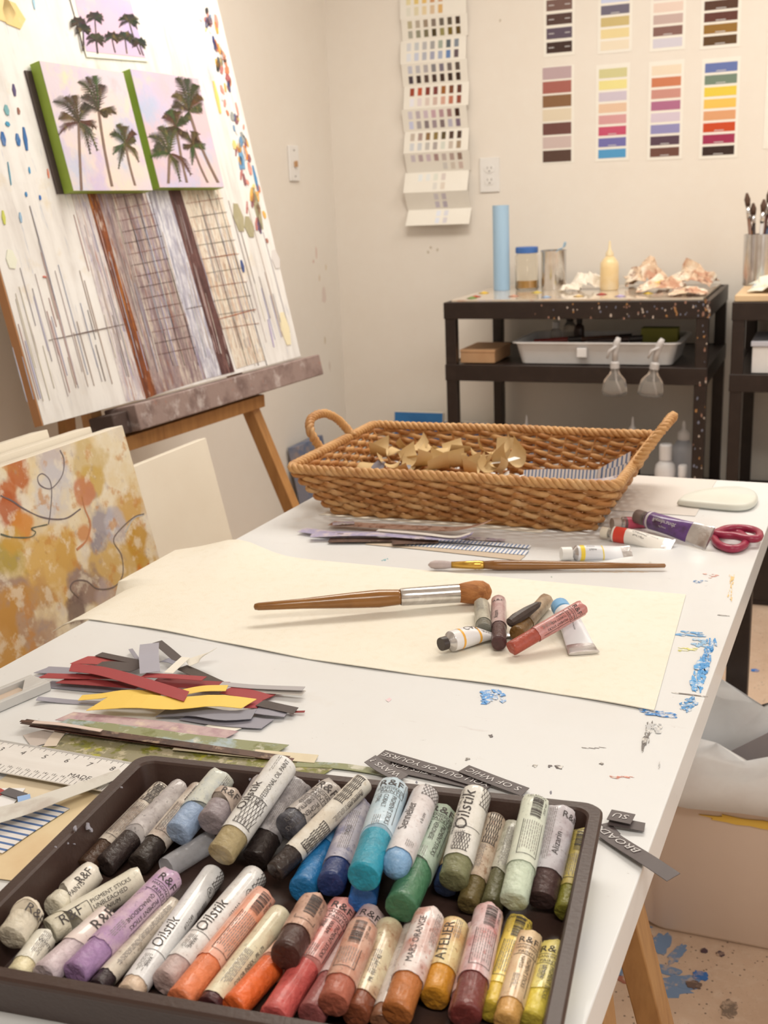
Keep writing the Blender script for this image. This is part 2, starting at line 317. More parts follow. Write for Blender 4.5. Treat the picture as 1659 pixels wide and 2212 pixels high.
# ------------------------------------------------------------------ folded colour chart
xl, xr = -1.449, -1.213
folds = [(-20, 1), (35, 0), (83, 1), (133, 0), (182, 1), (232, 0), (281, 1), (328, 0), (371, 1), (414, 0), (452, 1), (486, 0)]
CH = {0: [[(240,215,150),(240,200,110),(240,190,100),(215,150,90),(215,160,110),0,0],[(238,222,185),(235,212,160),(240,208,150),(228,190,140),(228,175,100),0,0]],
 1: [[(198,178,130),(190,168,135),(165,138,105),(140,118,95),(110,95,75),(95,78,55),(62,38,18)],[(180,168,138),(155,145,110),(125,110,75),(72,55,22),(158,140,78),(122,95,28),(98,70,18)]],
 2: [[(222,210,190),(208,200,180),(195,182,162),(172,160,142),(168,168,138),(95,100,95),(138,138,132)],[(235,225,205),(208,202,195),(190,182,170),(170,162,162),(172,172,172),(105,130,160),(100,78,75)]],
 3: [[(205,195,185),(200,188,172),(188,172,155),(140,130,120),(130,115,115),(122,105,90),(90,72,56)],[(75,58,60),(60,38,28),(92,68,54),(72,48,35),(60,35,22),(58,34,20),(52,24,6)]],
 4: [[(160,62,30),(195,80,42),(135,48,28),(125,52,42),(160,92,32),(122,62,30),(100,45,26)],[(245,230,215),(235,210,188),(228,198,168),(215,178,148),(220,162,128),(195,112,78),(150,68,42)]],
 5: [[(222,205,192),(205,182,168),(220,192,180),(215,170,160),(195,150,140),(170,125,110),(62,24,8)],[(218,210,210),(185,168,152),(145,125,114),(170,145,135),(138,114,102),(200,185,178),(135,110,115)]],
 6: [[(205,180,148),(178,145,122),(148,108,62),(142,112,55),(92,72,36),(78,48,32),(72,42,24)],[(218,208,188),(212,202,182),(200,184,158),(180,160,138),(222,212,178),(205,180,148),(170,138,100)]],
 7: [[(220,198,182),(200,170,154),(222,192,178),(182,142,124),(210,185,160),(192,160,135),(158,124,98)],[0,0,0,0,(225,208,180),(225,202,168),(220,188,158)]],
 8: [[0,(240,230,205),(240,228,200),(232,220,185),(224,200,172),0,0],[0,0,0,(232,215,185),(230,205,170),0,0]],
 9: [[0,0,0,(225,207,187),(210,190,175),0,0],[0,0,0,(215,195,183),(200,180,170),0,0]], 10: [[0,0,0,(238,228,212),(228,214,196),0,0],[0,0,0,(236,226,210),(222,205,186),0,0]]}
prev = None; chart = None; pts = []
for i, (py, inn) in enumerate(folds):
    k = i/11.; d = .006 if inn else .012+.03*k**1.3
    q = PY(942, py, Y1-d); pts.append((d, q.z))
chart = empty('colour_chart', (-1.33, Y1-.004, pts[-1][1]), 'long folded colour chart with rows of small swatches hanging on the back wall', 'colour chart')
for i in range(11):
    (d0, z0), (d1, z1) = pts[i], pts[i+1]; top = V((xl, Y1-d0, z0)); bot = V((xl, Y1-d1, z1)); jx = .004*math.sin(i*2.1)
    pl = Plane(bot+V((jx, 0, 0)), (1, 0, 0), top-bot); hh = (top-bot).length; ww = xr-xl
    if pl.n.y > 0: pl.n = -pl.n
    pn = MB().prism([(0, 0), (ww, 0), (ww, hh), (0, hh)], pl, 0, .0006).build('panel', CARD, chart)
    for rr in range(2):
        for cc in range(7):
            c = CH[i][rr][cc]
            if c: swatch(pn, pl, ww*(.13+.121*cc), hh*(.73-.45*rr), ww*.066, hh*.34, c, .0007, .0003)
g = random.Random(3)
for x, y, sx, sz, c in ((683, 545, .004, .02, (222, 180, 162)), (677, 565, .006, .006, (222, 186, 168)), (704, 578, .004, .012, (220, 196, 160)), (690, 600, .006, .012, (222, 200, 172)), (702, 735, .004, .012, (206, 184, 150)), (700, 640, .02, .03, (228, 206, 188)), (712, 790, .003, .02, (204, 180, 160))):
    a, b = LW.hit(x, y); o = MB().prism(blob(a, b, sx, sz, int(x), 12, .3), LW, .0002, .0006).build('paint_mark', OBJC, wall_left); o.color = (*alb(c), 1)
for x, y in ((930, 535), (945, 540), (925, 545), (1080, 45)):
    a, b = BW.hit(x, y); o = MB().prism(blob(a, b, .004, .005, int(x), 9, .4), BW, .0002, .0006).build('paint_mark', OBJC, wall_back); o.color = (*alb((206, 190, 165)), 1)
# ================================================================== black shelving
BLK = mat('black_plastic', alb((42, 30, 24)), .42, layers=((alb((66, 52, 44)), 30, .5, .8, None, .4),), bump=.1)
SPECK = mat('paint_specks', rough=.5, src='attr', layers=((alb((90, 80, 70)), 40, .6, .9, None, .3),))
def shelving(x0, x1, y0, y1, zs, label, th=.05, pw=.034):
    r = empty('shelf_unit', ((x0+x1)/2, (y0+y1)/2, 0), label, 'shelf', 'black shelf units along the back wall')
    for a, b in ((x0+.002, y0+.002), (x1-pw-.002, y0+.002), (x0+.002, y1-pw-.002), (x1-pw-.002, y1-pw-.002)):
        MB().box((a, b, 0.0005), (a+pw, b+pw, zs[0]-.004)).build('post', BLK, r, bevel=.003)
    for z in zs:
        mb = MB(); mb.box((x0, y0, z-th), (x1, y0+.012, z)); mb.box((x0, y1-.012, z-th), (x1, y1, z)); mb.box((x0, y0+.012, z-th), (x0+.012, y1-.012, z)); mb.box((x1-.012, y0+.012, z-th), (x1, y1-.012, z)); mb.box((x0+.012, y0+.012, z-.018), (x1-.012, y1-.012, z-.003))
        mb.build('shelf', BLK, r, bevel=.002)
    return r
SX0, SX1, SY0, SY1, SZ = -1.12, -.335, 3.25, 3.8, .905
ZM, ZB = .716, .26
sh = shelving(SX0, SX1, SY0, SY1, (SZ, ZM, ZB), 'black plastic shelf unit with paint specks under the colour cards')
mb = MB(); g = random.Random(5)
for i in range(150):
    w = g.random(); fx = SX1-.002-g.random()**1.6*.034 if i % 2 else SX1-g.random()**2*.5; z = SZ-.05*g.random() if i % 2 == 0 else SZ*g.random()
    s = .0012+.002*g.random(); pl = Plane((fx, SY0, z), (1, 0, 0), (0, 0, 1)); mb.prism(blob(0, 0, s, s*(1+g.random()), i, 7, .3), pl, -.0015, .0006, col=g.choice([alb((190,170,150)), alb((150,110,90)), alb((120,120,130)), alb((170,120,70))]))
mb.build('paint_specks', SPECK, sh, kind='stuff')
sh2 = shelving(-.275, .62, SY0, SY1, (.90, .70, .26), 'black shelf unit at the right edge behind the table')
# palette sheet on top
PAL = mat('palette_glass', alb((226, 206, 178)), .12, layers=((alb((232, 190, 150)), 9, .5, .7, None, .8), (alb((205, 150, 120)), 14, .6, .72, None, .7), (alb((196, 188, 200)), 11, .6, .75, None, .8), (alb((240, 205, 90)), 12, .66, .74, None, .8), (alb((150, 160, 110)), 16, .68, .74, None, .7), (alb((245, 236, 218)), 20, .6, .8, None, .7)), coat=.3, seed=3)
MB().box((SX0+.02, SY0+.02, SZ+.0005), (SX1-.02, SY1-.02, SZ+.006)).build('glass_palette', PAL, label='paint smeared glass palette sheet on top of the black shelf', cat='palette')
ZT = SZ+.0065
for x, y, c in ((1028, 641, (190, 80, 50)), (1020, 644, (120, 150, 70)), (1046, 633, (245, 200, 60)), (1300, 636, (180, 60, 50)), (1180, 642, (160, 180, 200)), (1250, 640, (230, 190, 120)), (1340, 640, (190, 170, 200)), (1110, 640, (210, 150, 120)), (1160, 632, (235, 205, 90)), (1400, 634, (240, 200, 80))):
    q = P(x, y, ZT); q.y = min(q.y, 3.74); o = MB().add(*(lambda n: ([q+V((.016*math.cos(t*6.283/n)*(1+.3*math.sin(t*3)), .02*math.sin(t*6.283/n), 0)) for t in range(n)]+[q+V((0, 0, .005))], [(t, (t+1) % n, n) for t in range(n)]+[tuple(range(n-1, -1, -1))]))(12)).build('paint_dab', OBJC, smooth=True, label='small dab of paint on the palette, colour %s' % {(190,80,50):'brick red',(120,150,70):'green',(245,200,60):'bright yellow',(180,60,50):'deep red',(160,180,200):'pale blue',(230,190,120):'sand',(190,170,200):'lilac',(210,150,120):'salmon',(235,205,90):'lemon',(240,200,80):'golden'}[c], cat='paint dab', group='paint dabs on the glass palette'); o.color = (*alb(c), 1)
# blue roll
BLUE = mat('blue_paper', alb((172, 200, 216)), .6, layers=((alb((120, 156, 184)), 8, .45, .8, (1, 1, .2), .6),))
c = V((-1.035, 3.60, ZT)); mb = MB(); prof = []
for k in range(46):
    t = k/45*2*math.pi*2.2; rr = .0225+.003*k/45; prof.append((rr*math.cos(t+2.0), rr*math.sin(t+2.0)))
out = [(x*(1+.0016/math.hypot(x, y)), y*(1+.0016/math.hypot(x, y))) for x, y in prof]
mb.loft([[c+V((x, y, z)) for x, y in prof+out[::-1]] for z in (0, .27)]); mb.build('paper_roll', BLUE, smooth=True, auto=40, label='upright roll of pale blue paper on the black shelf', cat='paper roll')
GLASS = mat('clear_glass', (.95, .93, .88), .03, trans=1., ior=1.3, layers=(((.9, .88, .84), 5, .5, .9, None, .2),))
AMB = mat('amber_medium', alb((214, 164, 90)), .2, layers=((alb((190, 130, 60)), 30, .4, .8, None, .5),), coat=.4)
def jar(x, y, z, r_, h, label):
    M = Matrix.Translation((x, y, z)); r = empty('glass_jar', M, label, 'jar')
    MB().lathe([(r_*.9, .0), (r_, .004), (r_, h*.86), (r_*.86, h*.93), (r_*.86, h), (r_*.8, h), (r_*.8, h*.92), (r_*.94, h*.85), (r_*.94, .006), (.001, .005)], M, 24).build('glass', GLASS, r, smooth=True, auto=50)
    MB().lathe([(.001, .0065), (r_*.92, .0065), (r_*.92, h*.24), (.001, h*.24)], M, 24).build('liquid', AMB, r, smooth=True, auto=40)
    MB().lathe([(r_*.9, h*.93), (r_*.97, h*.94), (r_*.97, h*1.07), (r_*.9, h*1.09), (.001, h*1.09)], M, 24).build('lid', cmat((70, 110, 170), .4), r, smooth=True, auto=40)
jar(-.955, 3.62, ZT, .038, .125, 'glass jar with a blue lid and amber liquid beside the blue roll')
M = Matrix.Translation((-.866, 3.62, ZT)); r = empty('metal_can', M, 'shiny steel can holding a blue rag between the jar and the glue bottle', 'can')
MB().lathe([(.039, 0), (.04, .003), (.04, .118), (.042, .121), (.042, .124), (.038, .124), (.038, .006), (.001, .006)], M, 28).build('body', METAL, r, smooth=True, auto=40)
M2 = MB(); pts = catmull([V((-.85, 3.6, ZT+.10)), V((-.838, 3.59, ZT+.128)), V((-.826, 3.59, ZT+.135)), V((-.82, 3.585, ZT+.15))], 8); M2.sheet(ribbon_grid(pts, (.03, .008)), .002).build('blue_rag', BLUE, label='blue rag poking out of the steel can', cat='rag')
M = Matrix.Translation((-.674, 3.56, ZT)); r = empty('glue_bottle', M, 'squeeze bottle of yellowish glue with a pointed nozzle on the black shelf', 'bottle')
MB().lathe([(.026, 0), (.029, .004), (.029, .07), (.028, .085), (.016, .1), (.012, .104), (.001, .104)], M, 24).build('body', mat('milky_plastic', alb((240, 208, 150)), .3, layers=((alb((250, 236, 205)), 12, .45, .7, None, .6),), coat=.2), r, smooth=True, auto=50)
MB().lathe([(.012, .1045), (.013, .112), (.005, .125), (.0025, .15), (.001, .151)], M, 16).build('nozzle', cmat((242, 218, 170), .3), r, smooth=True, auto=50)
# crumpled papers
def crumple(name, label, c, s, h, seed, m, group, cat='crumpled paper'):
    g = random.Random(seed); n = 11; off = V((seed*3.1, seed*1.7, 0)); rows = []
    for i in range(n):
        row = []
        for j in range(n):
            u, v = i/(n-1)-.5, j/(n-1)-.5; e = max(0, 1-(u*u+v*v)*2.6)
            nz = mnoise.noise(V((u*4, v*4, 0))+off); nx = mnoise.noise(V((u*5, v*5, 9))+off)
            row.append(V(c)+V(((u+nx*.16)*s[0], (v+nz*.16)*s[1], .003+h*e*(.45+.55*abs(nz)*1.6)+h*.15*g.random())))
        rows.append(row)
    return MB().sheet(rows, .0012).build(name, m, label=label, cat=cat, group=group)
CRP = mat('crumpled_paint_paper', alb((228, 196, 160)), .7, layers=((alb((196, 140, 108)), 22, .46, .6, None, .9), (alb((246, 232, 205)), 16, .5, .6, None, .9), (alb((140, 84, 66)), 30, .56, .64, None, .9), (alb((110, 90, 80)), 46, .6, .66, None, .8), (alb((240, 200, 90)), 26, .66, .7, None, .8)))
TIS = mat('white_tissue', alb((246, 232, 208)), .8, layers=((alb((226, 200, 168)), 14, .5, .8, None, .5),))
crumple('crumpled_paper', 'tall crumpled brown stained paper nearest the glue bottle', (-.572, 3.66, ZT), (.13, .14), .095, 3, CRP, 'crumpled papers on the black shelf')
crumple('crumpled_paper', 'pinkish crumpled paper in the middle of the heap', (-.5, 3.48, ZT), (.13, .13), .055, 8, CRP, 'crumpled papers on the black shelf')
crumple('crumpled_paper', 'crumpled paper hanging over the right back corner of the shelf', (-.43, 3.66, ZT), (.13, .2), .08, 12, CRP, 'crumpled papers on the black shelf')
crumple('crumpled_paper', 'low flattened paper at the right front corner of the shelf', (-.405, 3.36, ZT), (.1, .11), .03, 21, CRP, 'crumpled papers on the black shelf')
crumple('tissue', 'white crumpled tissue left of the glue bottle', (-.745, 3.6, ZT), (.1, .1), .075, 30, TIS, 'white tissues on the black shelf', 'tissue')
crumple('tissue', 'small flat white tissue by the steel can', (-.79, 3.53, ZT), (.06, .06), .03, 33, TIS, 'white tissues on the black shelf', 'tissue')
# middle shelf
CB = mat('cardboard', alb((206, 158, 112)), .8, layers=((alb((180, 128, 84)), 20, .4, .8, None, .5),))
r = empty('cardboard_box', (-1.03, 3.36, ZM), 'flat brown cardboard box on the middle shelf', 'box')
MB().box((-1.082, 3.29, ZM+.0005), (-.972, 3.47, ZM+.032)).build('base', CB, r, bevel=.001); MB().box((-1.083, 3.289, ZM+.0325), (-.97, 3.472, ZM+.041)).build('lid', CB, r, bevel=.001)
WP = mat('white_plastic', alb((236, 228, 216)), .35, layers=((alb((214, 202, 188)), 14, .45, .8, None, .4),))
def rrect(x0, x1, y0, y1, z, r, n=5):
    out = []
    for cx, cy, a0 in ((x1-r, y1-r, 0), (x0+r, y1-r, 90), (x0+r, y0+r, 180), (x1-r, y0+r, 270)):
        for k in range(n+1): t = math.radians(a0+90*k/n); out.append(V((cx+r*math.cos(t), cy+r*math.sin(t), z)))
    return out
r = empty('storage_tray', (-.66, 3.42, ZM), 'white plastic tray of supplies on the middle shelf', 'tray')
a = (-.912, -.42, 3.285, 3.56); z = ZM+.0005
MB().loft([rrect(a[0]+.02, a[1]-.02, a[2]+.015, a[3]-.015, z, .02), rrect(a[0]+.005, a[1]-.005, a[2]+.002, a[3]-.002, z+.06, .025), rrect(a[0]-.006, a[1]+.006, a[2]-.008, a[3]+.008, z+.062, .03), rrect(a[0]-.006, a[1]+.006, a[2]-.008, a[3]+.008, z+.066, .03), rrect(a[0]+.008, a[1]-.008, a[2]+.006, a[3]-.006, z+.066, .025), rrect(a[0]+.024, a[1]-.024, a[2]+.019, a[3]-.019, z+.004, .02)], caps=True).build('body', WP, r, smooth=True, auto=35)
MB().box((-.715, 3.276, z+.022), (-.685, 3.287, z+.05)).build('label_tab', WP, r, bevel=.002)
for lb, x0, x1, y, h, c in (('red marker lying in the white tray', -.86, -.72, 3.34, .012, (120, 40, 32)), ('dark marker lying in the white tray', -.7, -.54, 3.36, .012, (60, 40, 34)), ('brown pen lying across the white tray', -.74, -.58, 3.41, .01, (96, 60, 40))):
    rr = empty('marker', (x0, y, z+.04), lb, 'marker', 'markers in the white tray')
    MB().tube([(x0, y, z+.058), (x1-.04, y+.02, z+.064)], h*.8, 10).build('barrel', cmat(c, .4), rr, smooth=True, auto=40); MB().tube([(x1-.039, y+.0202, z+.064), (x1, y+.028, z+.066)], h*.86, 10).build('cap', cmat((50, 40, 36), .4), rr, smooth=True, auto=40)
def small_bottle(x, y, zz, rr, h, label, body, capc, name='bottle', trans=False, cap='pump', grp=None):
    M = Matrix.Translation((x, y, zz)); r = empty(name, M, label, 'bottle', grp)
    MB().lathe([(rr*.92, 0), (rr, .004), (rr, h*.62), (rr*.9, h*.7), (rr*.45, h*.77), (.001, h*.77)], M, 18).build('body', body, r, smooth=True, auto=50)
    if cap == 'nozzle': MB().lathe([(rr*.5, h*.775), (rr*.52, h*.86), (rr*.2, h*.9), (rr*.1, h), (.001, h)], M, 14).build('nozzle', capc, r, smooth=True, auto=50)
    else: MB().lathe([(rr*.6, h*.775), (rr*.62, h*.98), (rr*.5, h), (.001, h)], M, 14).build('cap', capc, r, smooth=True, auto=40)
    return r
CLR = mat('clear_plastic', (.93, .9, .86), .08, trans=.9, ior=1.25, layers=(((.8, .78, .74), 9, .5, .9, None, .3),))
SLV = mat('plastic_sleeve', alb((226, 222, 218)), .12, alpha=.38, layers=((alb((196, 190, 186)), 60, .45, .65, None, .7),), bump=.6, bscale=120)
small_bottle(-.83, 3.50, z+.005, .018, .1, 'small clear dropper bottle standing in the white tray', CLR, WP)
small_bottle(-.79, 3.52, z+.005, .02, .125, 'taller clear bottle with dark cap at the back of the white tray', CLR, BLK)
small_bottle(-.755, 3.50, z+.005, .016, .12, 'dark bottle at the back of the white tray', cmat((70, 50, 42), .3), BLK)
MB().box((-.56, 3.48, z+.006), (-.45, 3.53, z+.085)).build('sponge', cmat((176, 170, 80), .8, bump=.4), label='olive green sponge in the right of the white tray', cat='sponge')
def spray(x, px, tilt, label):
    z0 = .642; r = empty('spray_bottle', (x, 3.215, z0), label, 'spray bottle', 'clear spray bottles hung on the middle shelf')
    M = Matrix.Translation((x, 3.2, z0)) @ Matrix.Rotation(tilt, 4, 'Y')
    MB().lathe([(.03, 0), (.036, .004), (.036, .02), (.03, .045), (.016, .062), (.0125, .07), (.0125, .078), (.001, .078)], M, 20).build('body', CLR, r, smooth=True, auto=60)
    MB().lathe([(.0135, .0785), (.0135, .094), (.009, .098), (.001, .098)], M, 16).build('collar', mat('frosted_white', alb((228, 218, 206)), .3, layers=((alb((205, 190, 175)), 20, .4, .8, None, .3),), trans=.3), r, smooth=True, auto=40)
    h = MB(); h.tube([M @ V(p) for p in ((0, 0, .098), (.0, 0, .125), (.004, 0, .15), (.01, .0, .166))], [.008, .009, .01, .007], 10); h.build('spray_head', _mc['frosted_white'], r, smooth=True)
    h = MB(); h.tube([M @ V(p) for p in ((.006, -.008, .142), (-.014, -.012, .13), (-.02, -.012, .108))], [.004, .004, .003], 8); h.build('trigger', _mc['frosted_white'], r, smooth=True)
    h = MB(); h.tube([M @ V(p) for p in ((0, 0, .08), (.004, 0, .04), (.016, 0, .008))], .002, 6); h.build('dip_tube', _mc['frosted_white'], r, smooth=True)
spray(-.587, 1330, .0, 'clear spray bottle hung on the shelf edge, left of two')
spray(-.487, 1415, .14, 'clear spray bottle hung on the shelf edge, tilted, right of two')
# lower shelf bottles
WB = mat('milk_white_plastic', alb((240, 232, 222)), .3, layers=((alb((220, 208, 196)), 10, .5, .9, None, .3),))
z = ZB+.0005
small_bottle(-.915, 3.45, z, .02, .265, 'small red dropper bottle with white nozzle on the lowest shelf', cmat((150, 60, 46), .3), WB, cap='nozzle')
small_bottle(-.575, 3.45, z, .026, .27, 'dark bottle with a white pump nozzle on the lowest shelf', cmat((60, 46, 40), .3), WB, cap='nozzle')
small_bottle(-.455, 3.33, z, .032, .215, 'white squeeze bottle with ribbed white lid behind the basket', WB, WB)
small_bottle(-.42, 3.46, z, .036, .26, 'pale bottle with a blue band and pointed nozzle on the lowest shelf', cmat((205, 205, 205), .3), WB, cap='nozzle')
small_bottle(-.40, 3.30, z, .022, .16, 'short white jar by the right post of the lowest shelf', WB, WB)
MB().loft([rrect(-.86, -.62, 3.3, 3.5, z, .02), rrect(-.87, -.61, 3.29, 3.51, z+.17, .025), rrect(-.86, -.62, 3.3, 3.5, z+.17, .02), rrect(-.85, -.63, 3.31, 3.49, z+.02, .02)]).build('storage_tub', WP, smooth=True, auto=35, label='pale plastic tub on the lowest shelf behind the basket', cat='tub')
# right hand shelf unit things
MB().box((-.27, 3.262, .9005), (.6, 3.79, .918)).build('wooden_board', mat('birch_board', alb((232, 196, 148)), .5, layers=((alb((210, 168, 118)), 10, .4, .8, (1, 5, 1), .6),)), label='pale wooden board on top of the right shelf unit', cat='board', bevel=.002)
SCR = mat('palette_scraps', alb((238, 230, 205)), .6, layers=((alb((160, 178, 190)), 22, .52, .64, None, .9), (alb((190, 186, 110)), 26, .56, .66, None, .9), (alb((90, 80, 60)), 30, .62, .7, None, .7)))
crumple('palette_paper', 'crumpled palette paper with blue and green paint on the right shelf', (-.14, 3.42, .919), (.2, .2), .05, 41, SCR, None)
r = empty('brush_jar', (-.235, 3.6, .9185), 'tall steel jar of paint brushes at the right edge', 'brush jar')
M = Matrix.Translation((-.235, 3.6, .9185)); MB().lathe([(.042, 0), (.044, .15), (.041, .15), (.038, .005), (.001, .005)], M, 20).build('jar', METAL, r, smooth=True, auto=40)
for i, (dx, dy, hh, tw, c) in enumerate(((-.018, -.01, .27, -.022, (120, 82, 60)), (-.012, .01, .24, -.01, (70, 56, 50)), (0, -.02, .25, .01, (200, 190, 180)), (.01, .0, .28, .015, (110, 60, 50)), (-.008, .014, .22, -.02, (150, 100, 60)), (.012, -.01, .23, .02, (60, 70, 90)))):
    b0 = V((-.235+dx*.5, 3.6+dy*.5, .925)); b1 = V((-.235+dx+tw, 3.6+dy, .9185+hh)); d = (b1-b0)
    rb = empty('paint_brush', b0, ['brown brush leaning furthest left in the steel jar', 'dark brush standing in the steel jar', 'pale brush standing in the steel jar', 'tall reddish brush in the steel jar', 'short tan brush leaning left in the steel jar', 'navy brush leaning right in the steel jar'][i], 'brush', 'brushes in the steel jar')
    MB().tube([b0, b0+d*.72], [.003, .005], 8).build('handle', cmat(c, .4), rb, smooth=True); MB().tube([b0+d*.721, b0+d*.85], [.006, .0065], 8).build('ferrule', METAL, rb, smooth=True); MB().tube([b0+d*.851, b0+d*.93, b1], [.0065, .009, .003], 8).build('bristles', cmat((92, 66, 50), .8), rb, smooth=True)
r = empty('white_box', (-.13, 3.38, .7), 'white carton on the middle level of the right shelf', 'box')
MB().box((-.218, 3.275, .7005), (-.05, 3.5, .775)).build('base', WP, r, bevel=.002); MB().box((-.222, 3.271, .7755), (-.046, 3.504, .79)).build('lid', cmat((205, 200, 200), .5), r, bevel=.002)
MB().box((-.19, 3.55, .7005), (.1, 3.75, .83)).build('storage_box', cmat((60, 46, 40), .6), label='dark storage box at the back of the right shelf unit', cat='box', bevel=.004)
r = empty('low_cabinet', (.1, 3.45, .0), 'dark low cabinet standing on the floor under the right shelf', 'cabinet')
MB().box((-.22, 3.30, .0005), (.55, 3.75, .2)).build('body', cmat((52, 40, 34), .6), r, bevel=.004); MB().box((-.2, 3.292, .02), (.53, 3.2995, .18)).build('front_panel', BLK, r, bevel=.003)
# canvases by the back wall
BLC = mat('blue_painting', alb((52, 116, 168)), .5, layers=((alb((34, 84, 130)), 9, .45, .7, None, .8), (alb((180, 170, 165)), 14, .62, .72, None, .6)))
def canvas(name, label, pl, a0, a1, b0, b1, t, face, side, group=None, cat='canvas'):
    o = pl.pt((a0+a1)/2, b0, 0); r = empty(name, o, label, cat, group)
    MB().prism([(a0, b0), (a1, b0), (a1, b1), (a0, b1)], pl, -t, 0).build('stretcher', side, r, bevel=.0012)
    MB().prism([(a0+.0015, b0+.0015), (a1-.0015, b0+.0015), (a1-.0015, b1-.0015), (a0+.0015, b1-.0015)], pl, .0002, .0008).build('painted_face', face, r)
    return r
pb = Plane((-1.5, 3.72, .0005), (1, .0, 0), (0, .1, 1)); WC = mat('primed_canvas', alb((238, 224, 198)), .75, layers=((alb((228, 210, 182)), 10, .4, .8, None, .4),), bump=.15, bscale=500)
canvas('painting', 'bright blue painting leaning at the back wall beside the shelf', pb, .0, .19, 0, .463, .02, BLC, WC)
pb2 = Plane((-1.31, 3.735, .0005), (1, 0, 0), (0, .09, 1))
canvas('painting', 'grey and blue painting half hidden behind the shelf post', pb2, .0, .17, 0, .43, .02, mat('grey_painting', alb((110, 104, 108)), .5, layers=((alb((70, 110, 160)), 12, .5, .6, None, .9), (alb((170, 158, 150)), 15, .58, .7, None, .8)), seed=5), WC)
GB = mat('painted_block', alb((134, 132, 140)), .6, layers=((alb((96, 110, 134)), 14, .45, .6, None, .8), (alb((176, 150, 130)), 18, .55, .68, None, .8)))
pl = Plane((-1.62, 3.30, .0005), (0, 1, 0), (-.16, 0, 1)); canvas('painting', 'small grey blue painted canvas leaning at the left wall behind the basket', pl, .03, .23, 0, .42, .04, GB, GB)
pl = Plane((-1.56, 3.26, .0005), (0, 1, 0), (-.12, 0, 1)); canvas('painting', 'small purple canvas with white edge near the floor by the left wall', pl, .03, .26, 0, .21, .035, cmat((92, 74, 100), .5, var=.5), WC)
# ================================================================== easel and board
_bl, _br = V((-1.33, 1.613, .844)), V((-1.27, 2.558, .837)); _u = (_br-_bl).normalized(); _nh = _u.cross(V((0, 0, 1))).normalized()
BD = Plane(_bl, _u, -math.sin(math.radians(11.5))*_nh + math.cos(math.radians(11.5))*V((0, 0, 1)))
EW = mat('easel_wood', alb((190, 136, 78)), .45, layers=((alb((150, 98, 52)), 12, .4, .75, (5, 5, .5), .7),))
LEDM = mat('painted_ledge', alb((150, 126, 114)), .6, layers=((alb((108, 84, 76)), 20, .45, .65, None, .8), (alb((196, 180, 168)), 26, .55, .7, None, .8), (alb((170, 110, 84)), 30, .62, .72, None, .6)), bump=.3)
r = empty('easel', (-1.15, 2.1, 0), 'wooden studio easel with a paint crusted ledge holding the large board', 'easel')
def bar(p, q, w, d, name, m, par):
    p, q = V(p), V(q); t = (q-p).normalized(); a = t.cross(V((0, 1, 0)));
    if a.length < .2: a = t.cross(V((0, 0, 1)))
    a.normalize(); b = t.cross(a).normalized()
    MB().loft([[c+a*(sx*d/2)+b*(sy*w/2) for sx, sy in ((-1,-1),(1,-1),(1,1),(-1,1))] for c in (p, q)]).build(name, m, par, bevel=.002)
rt, lt = BD.pt(.7, -.055, -.03), BD.pt(.17, -.055, -.03)
bar(rt, (-1.06, 2.40, .002), .035, .03, 'leg', EW, r); bar(lt, (-1.10, 1.72, .002), .035, .03, 'leg', EW, r)
bar(BD.pt(.7, -.05, -.04), BD.pt(.56, 1.15, -.05), .035, .025, 'upright', EW, r); bar(BD.pt(.17, -.05, -.04), BD.pt(.3, 1.15, -.05), .035, .025, 'upright', EW, r)
bar(BD.pt(.43, 1.1, -.08), (-1.66, 2.06, .002), .035, .025, 'leg', EW, r)
bar(BD.pt(.15, -.075, -.005), BD.pt(.72, -.075, -.005), .03, .03, 'crossbar', EW, r)
MB().prism([(.2, -.056), (.955, -.056), (.955, -.004), (.2, -.004)], BD, -.03, .05).build('ledge', LEDM, r, bevel=.003)
MB().prism([(.15, -.056), (.199, -.056), (.199, -.012), (.15, -.012)], BD, -.03, .03).build('clamp_block', mat('dark_crusted_wood', alb((74, 56, 48)), .6, layers=((alb((150, 134, 124)), 24, .55, .68, None, .8),), bump=.3), r, bevel=.003)
BW_, BH_ = .947, 1.2
BRD = mat('streaked_board', alb((238, 230, 216)), .6, layers=((alb((214, 204, 190)), 14, .45, .7, (1, 2.2, .28), .8), (alb((196, 186, 176)), 30, .58, .7, (1, 2.2, .12), .6), (alb((246, 240, 228)), 6, .5, .7, None, .7), (alb((170, 176, 186)), 40, .63, .7, (1, 2.2, .1), .6), (alb((222, 200, 160)), 9, .62, .72, None, .5)), bump=.1)
bd = empty('painting_board', BD.pt(BW_/2, 0, 0), 'large white paint streaked board standing on the easel', 'board')
MB().prism([(0, 0), (BW_, 0), (BW_, BH_), (0, BH_)], BD, -.02, 0).build('panel', BRD, bd, bevel=.001)
MB().prism([(-.003, 0.0), (-.0004, 0.0), (-.0004, BH_), (-.003, BH_)], BD, -.02, -.001).build('edge_strip', cmat((184, 130, 84), .6), bd)
def hp(x, y): return BD.hit(x, y)
def band(name, pxs, m, h=.0006): return MB().prism([hp(*q) for q in pxs], BD, .0001, h).build(name, m, bd)
def streak(nm, c, ls): return mat(nm, alb(c), .6, layers=[(alb(l[0]), l[1], l[2]-.04, l[3]-.03, (1, 4.5, .22) if i % 2 else (1, 3, .5), .9) for i, l in enumerate(ls)]+[(alb(ls[0][0]), 70, .5, .6, (1, 2, .8), .5)], bump=.5, bscale=90, seed=len(nm))
band('painted_band', ((152, 415), (187, 418), (315, 862), (272, 868)), streak('pale_streaks', (224, 212, 200), (((190, 176, 176), 30, .5, .62), ((176, 130, 108), 40, .6, .68), ((150, 140, 170), 36, .64, .7))), .0005)
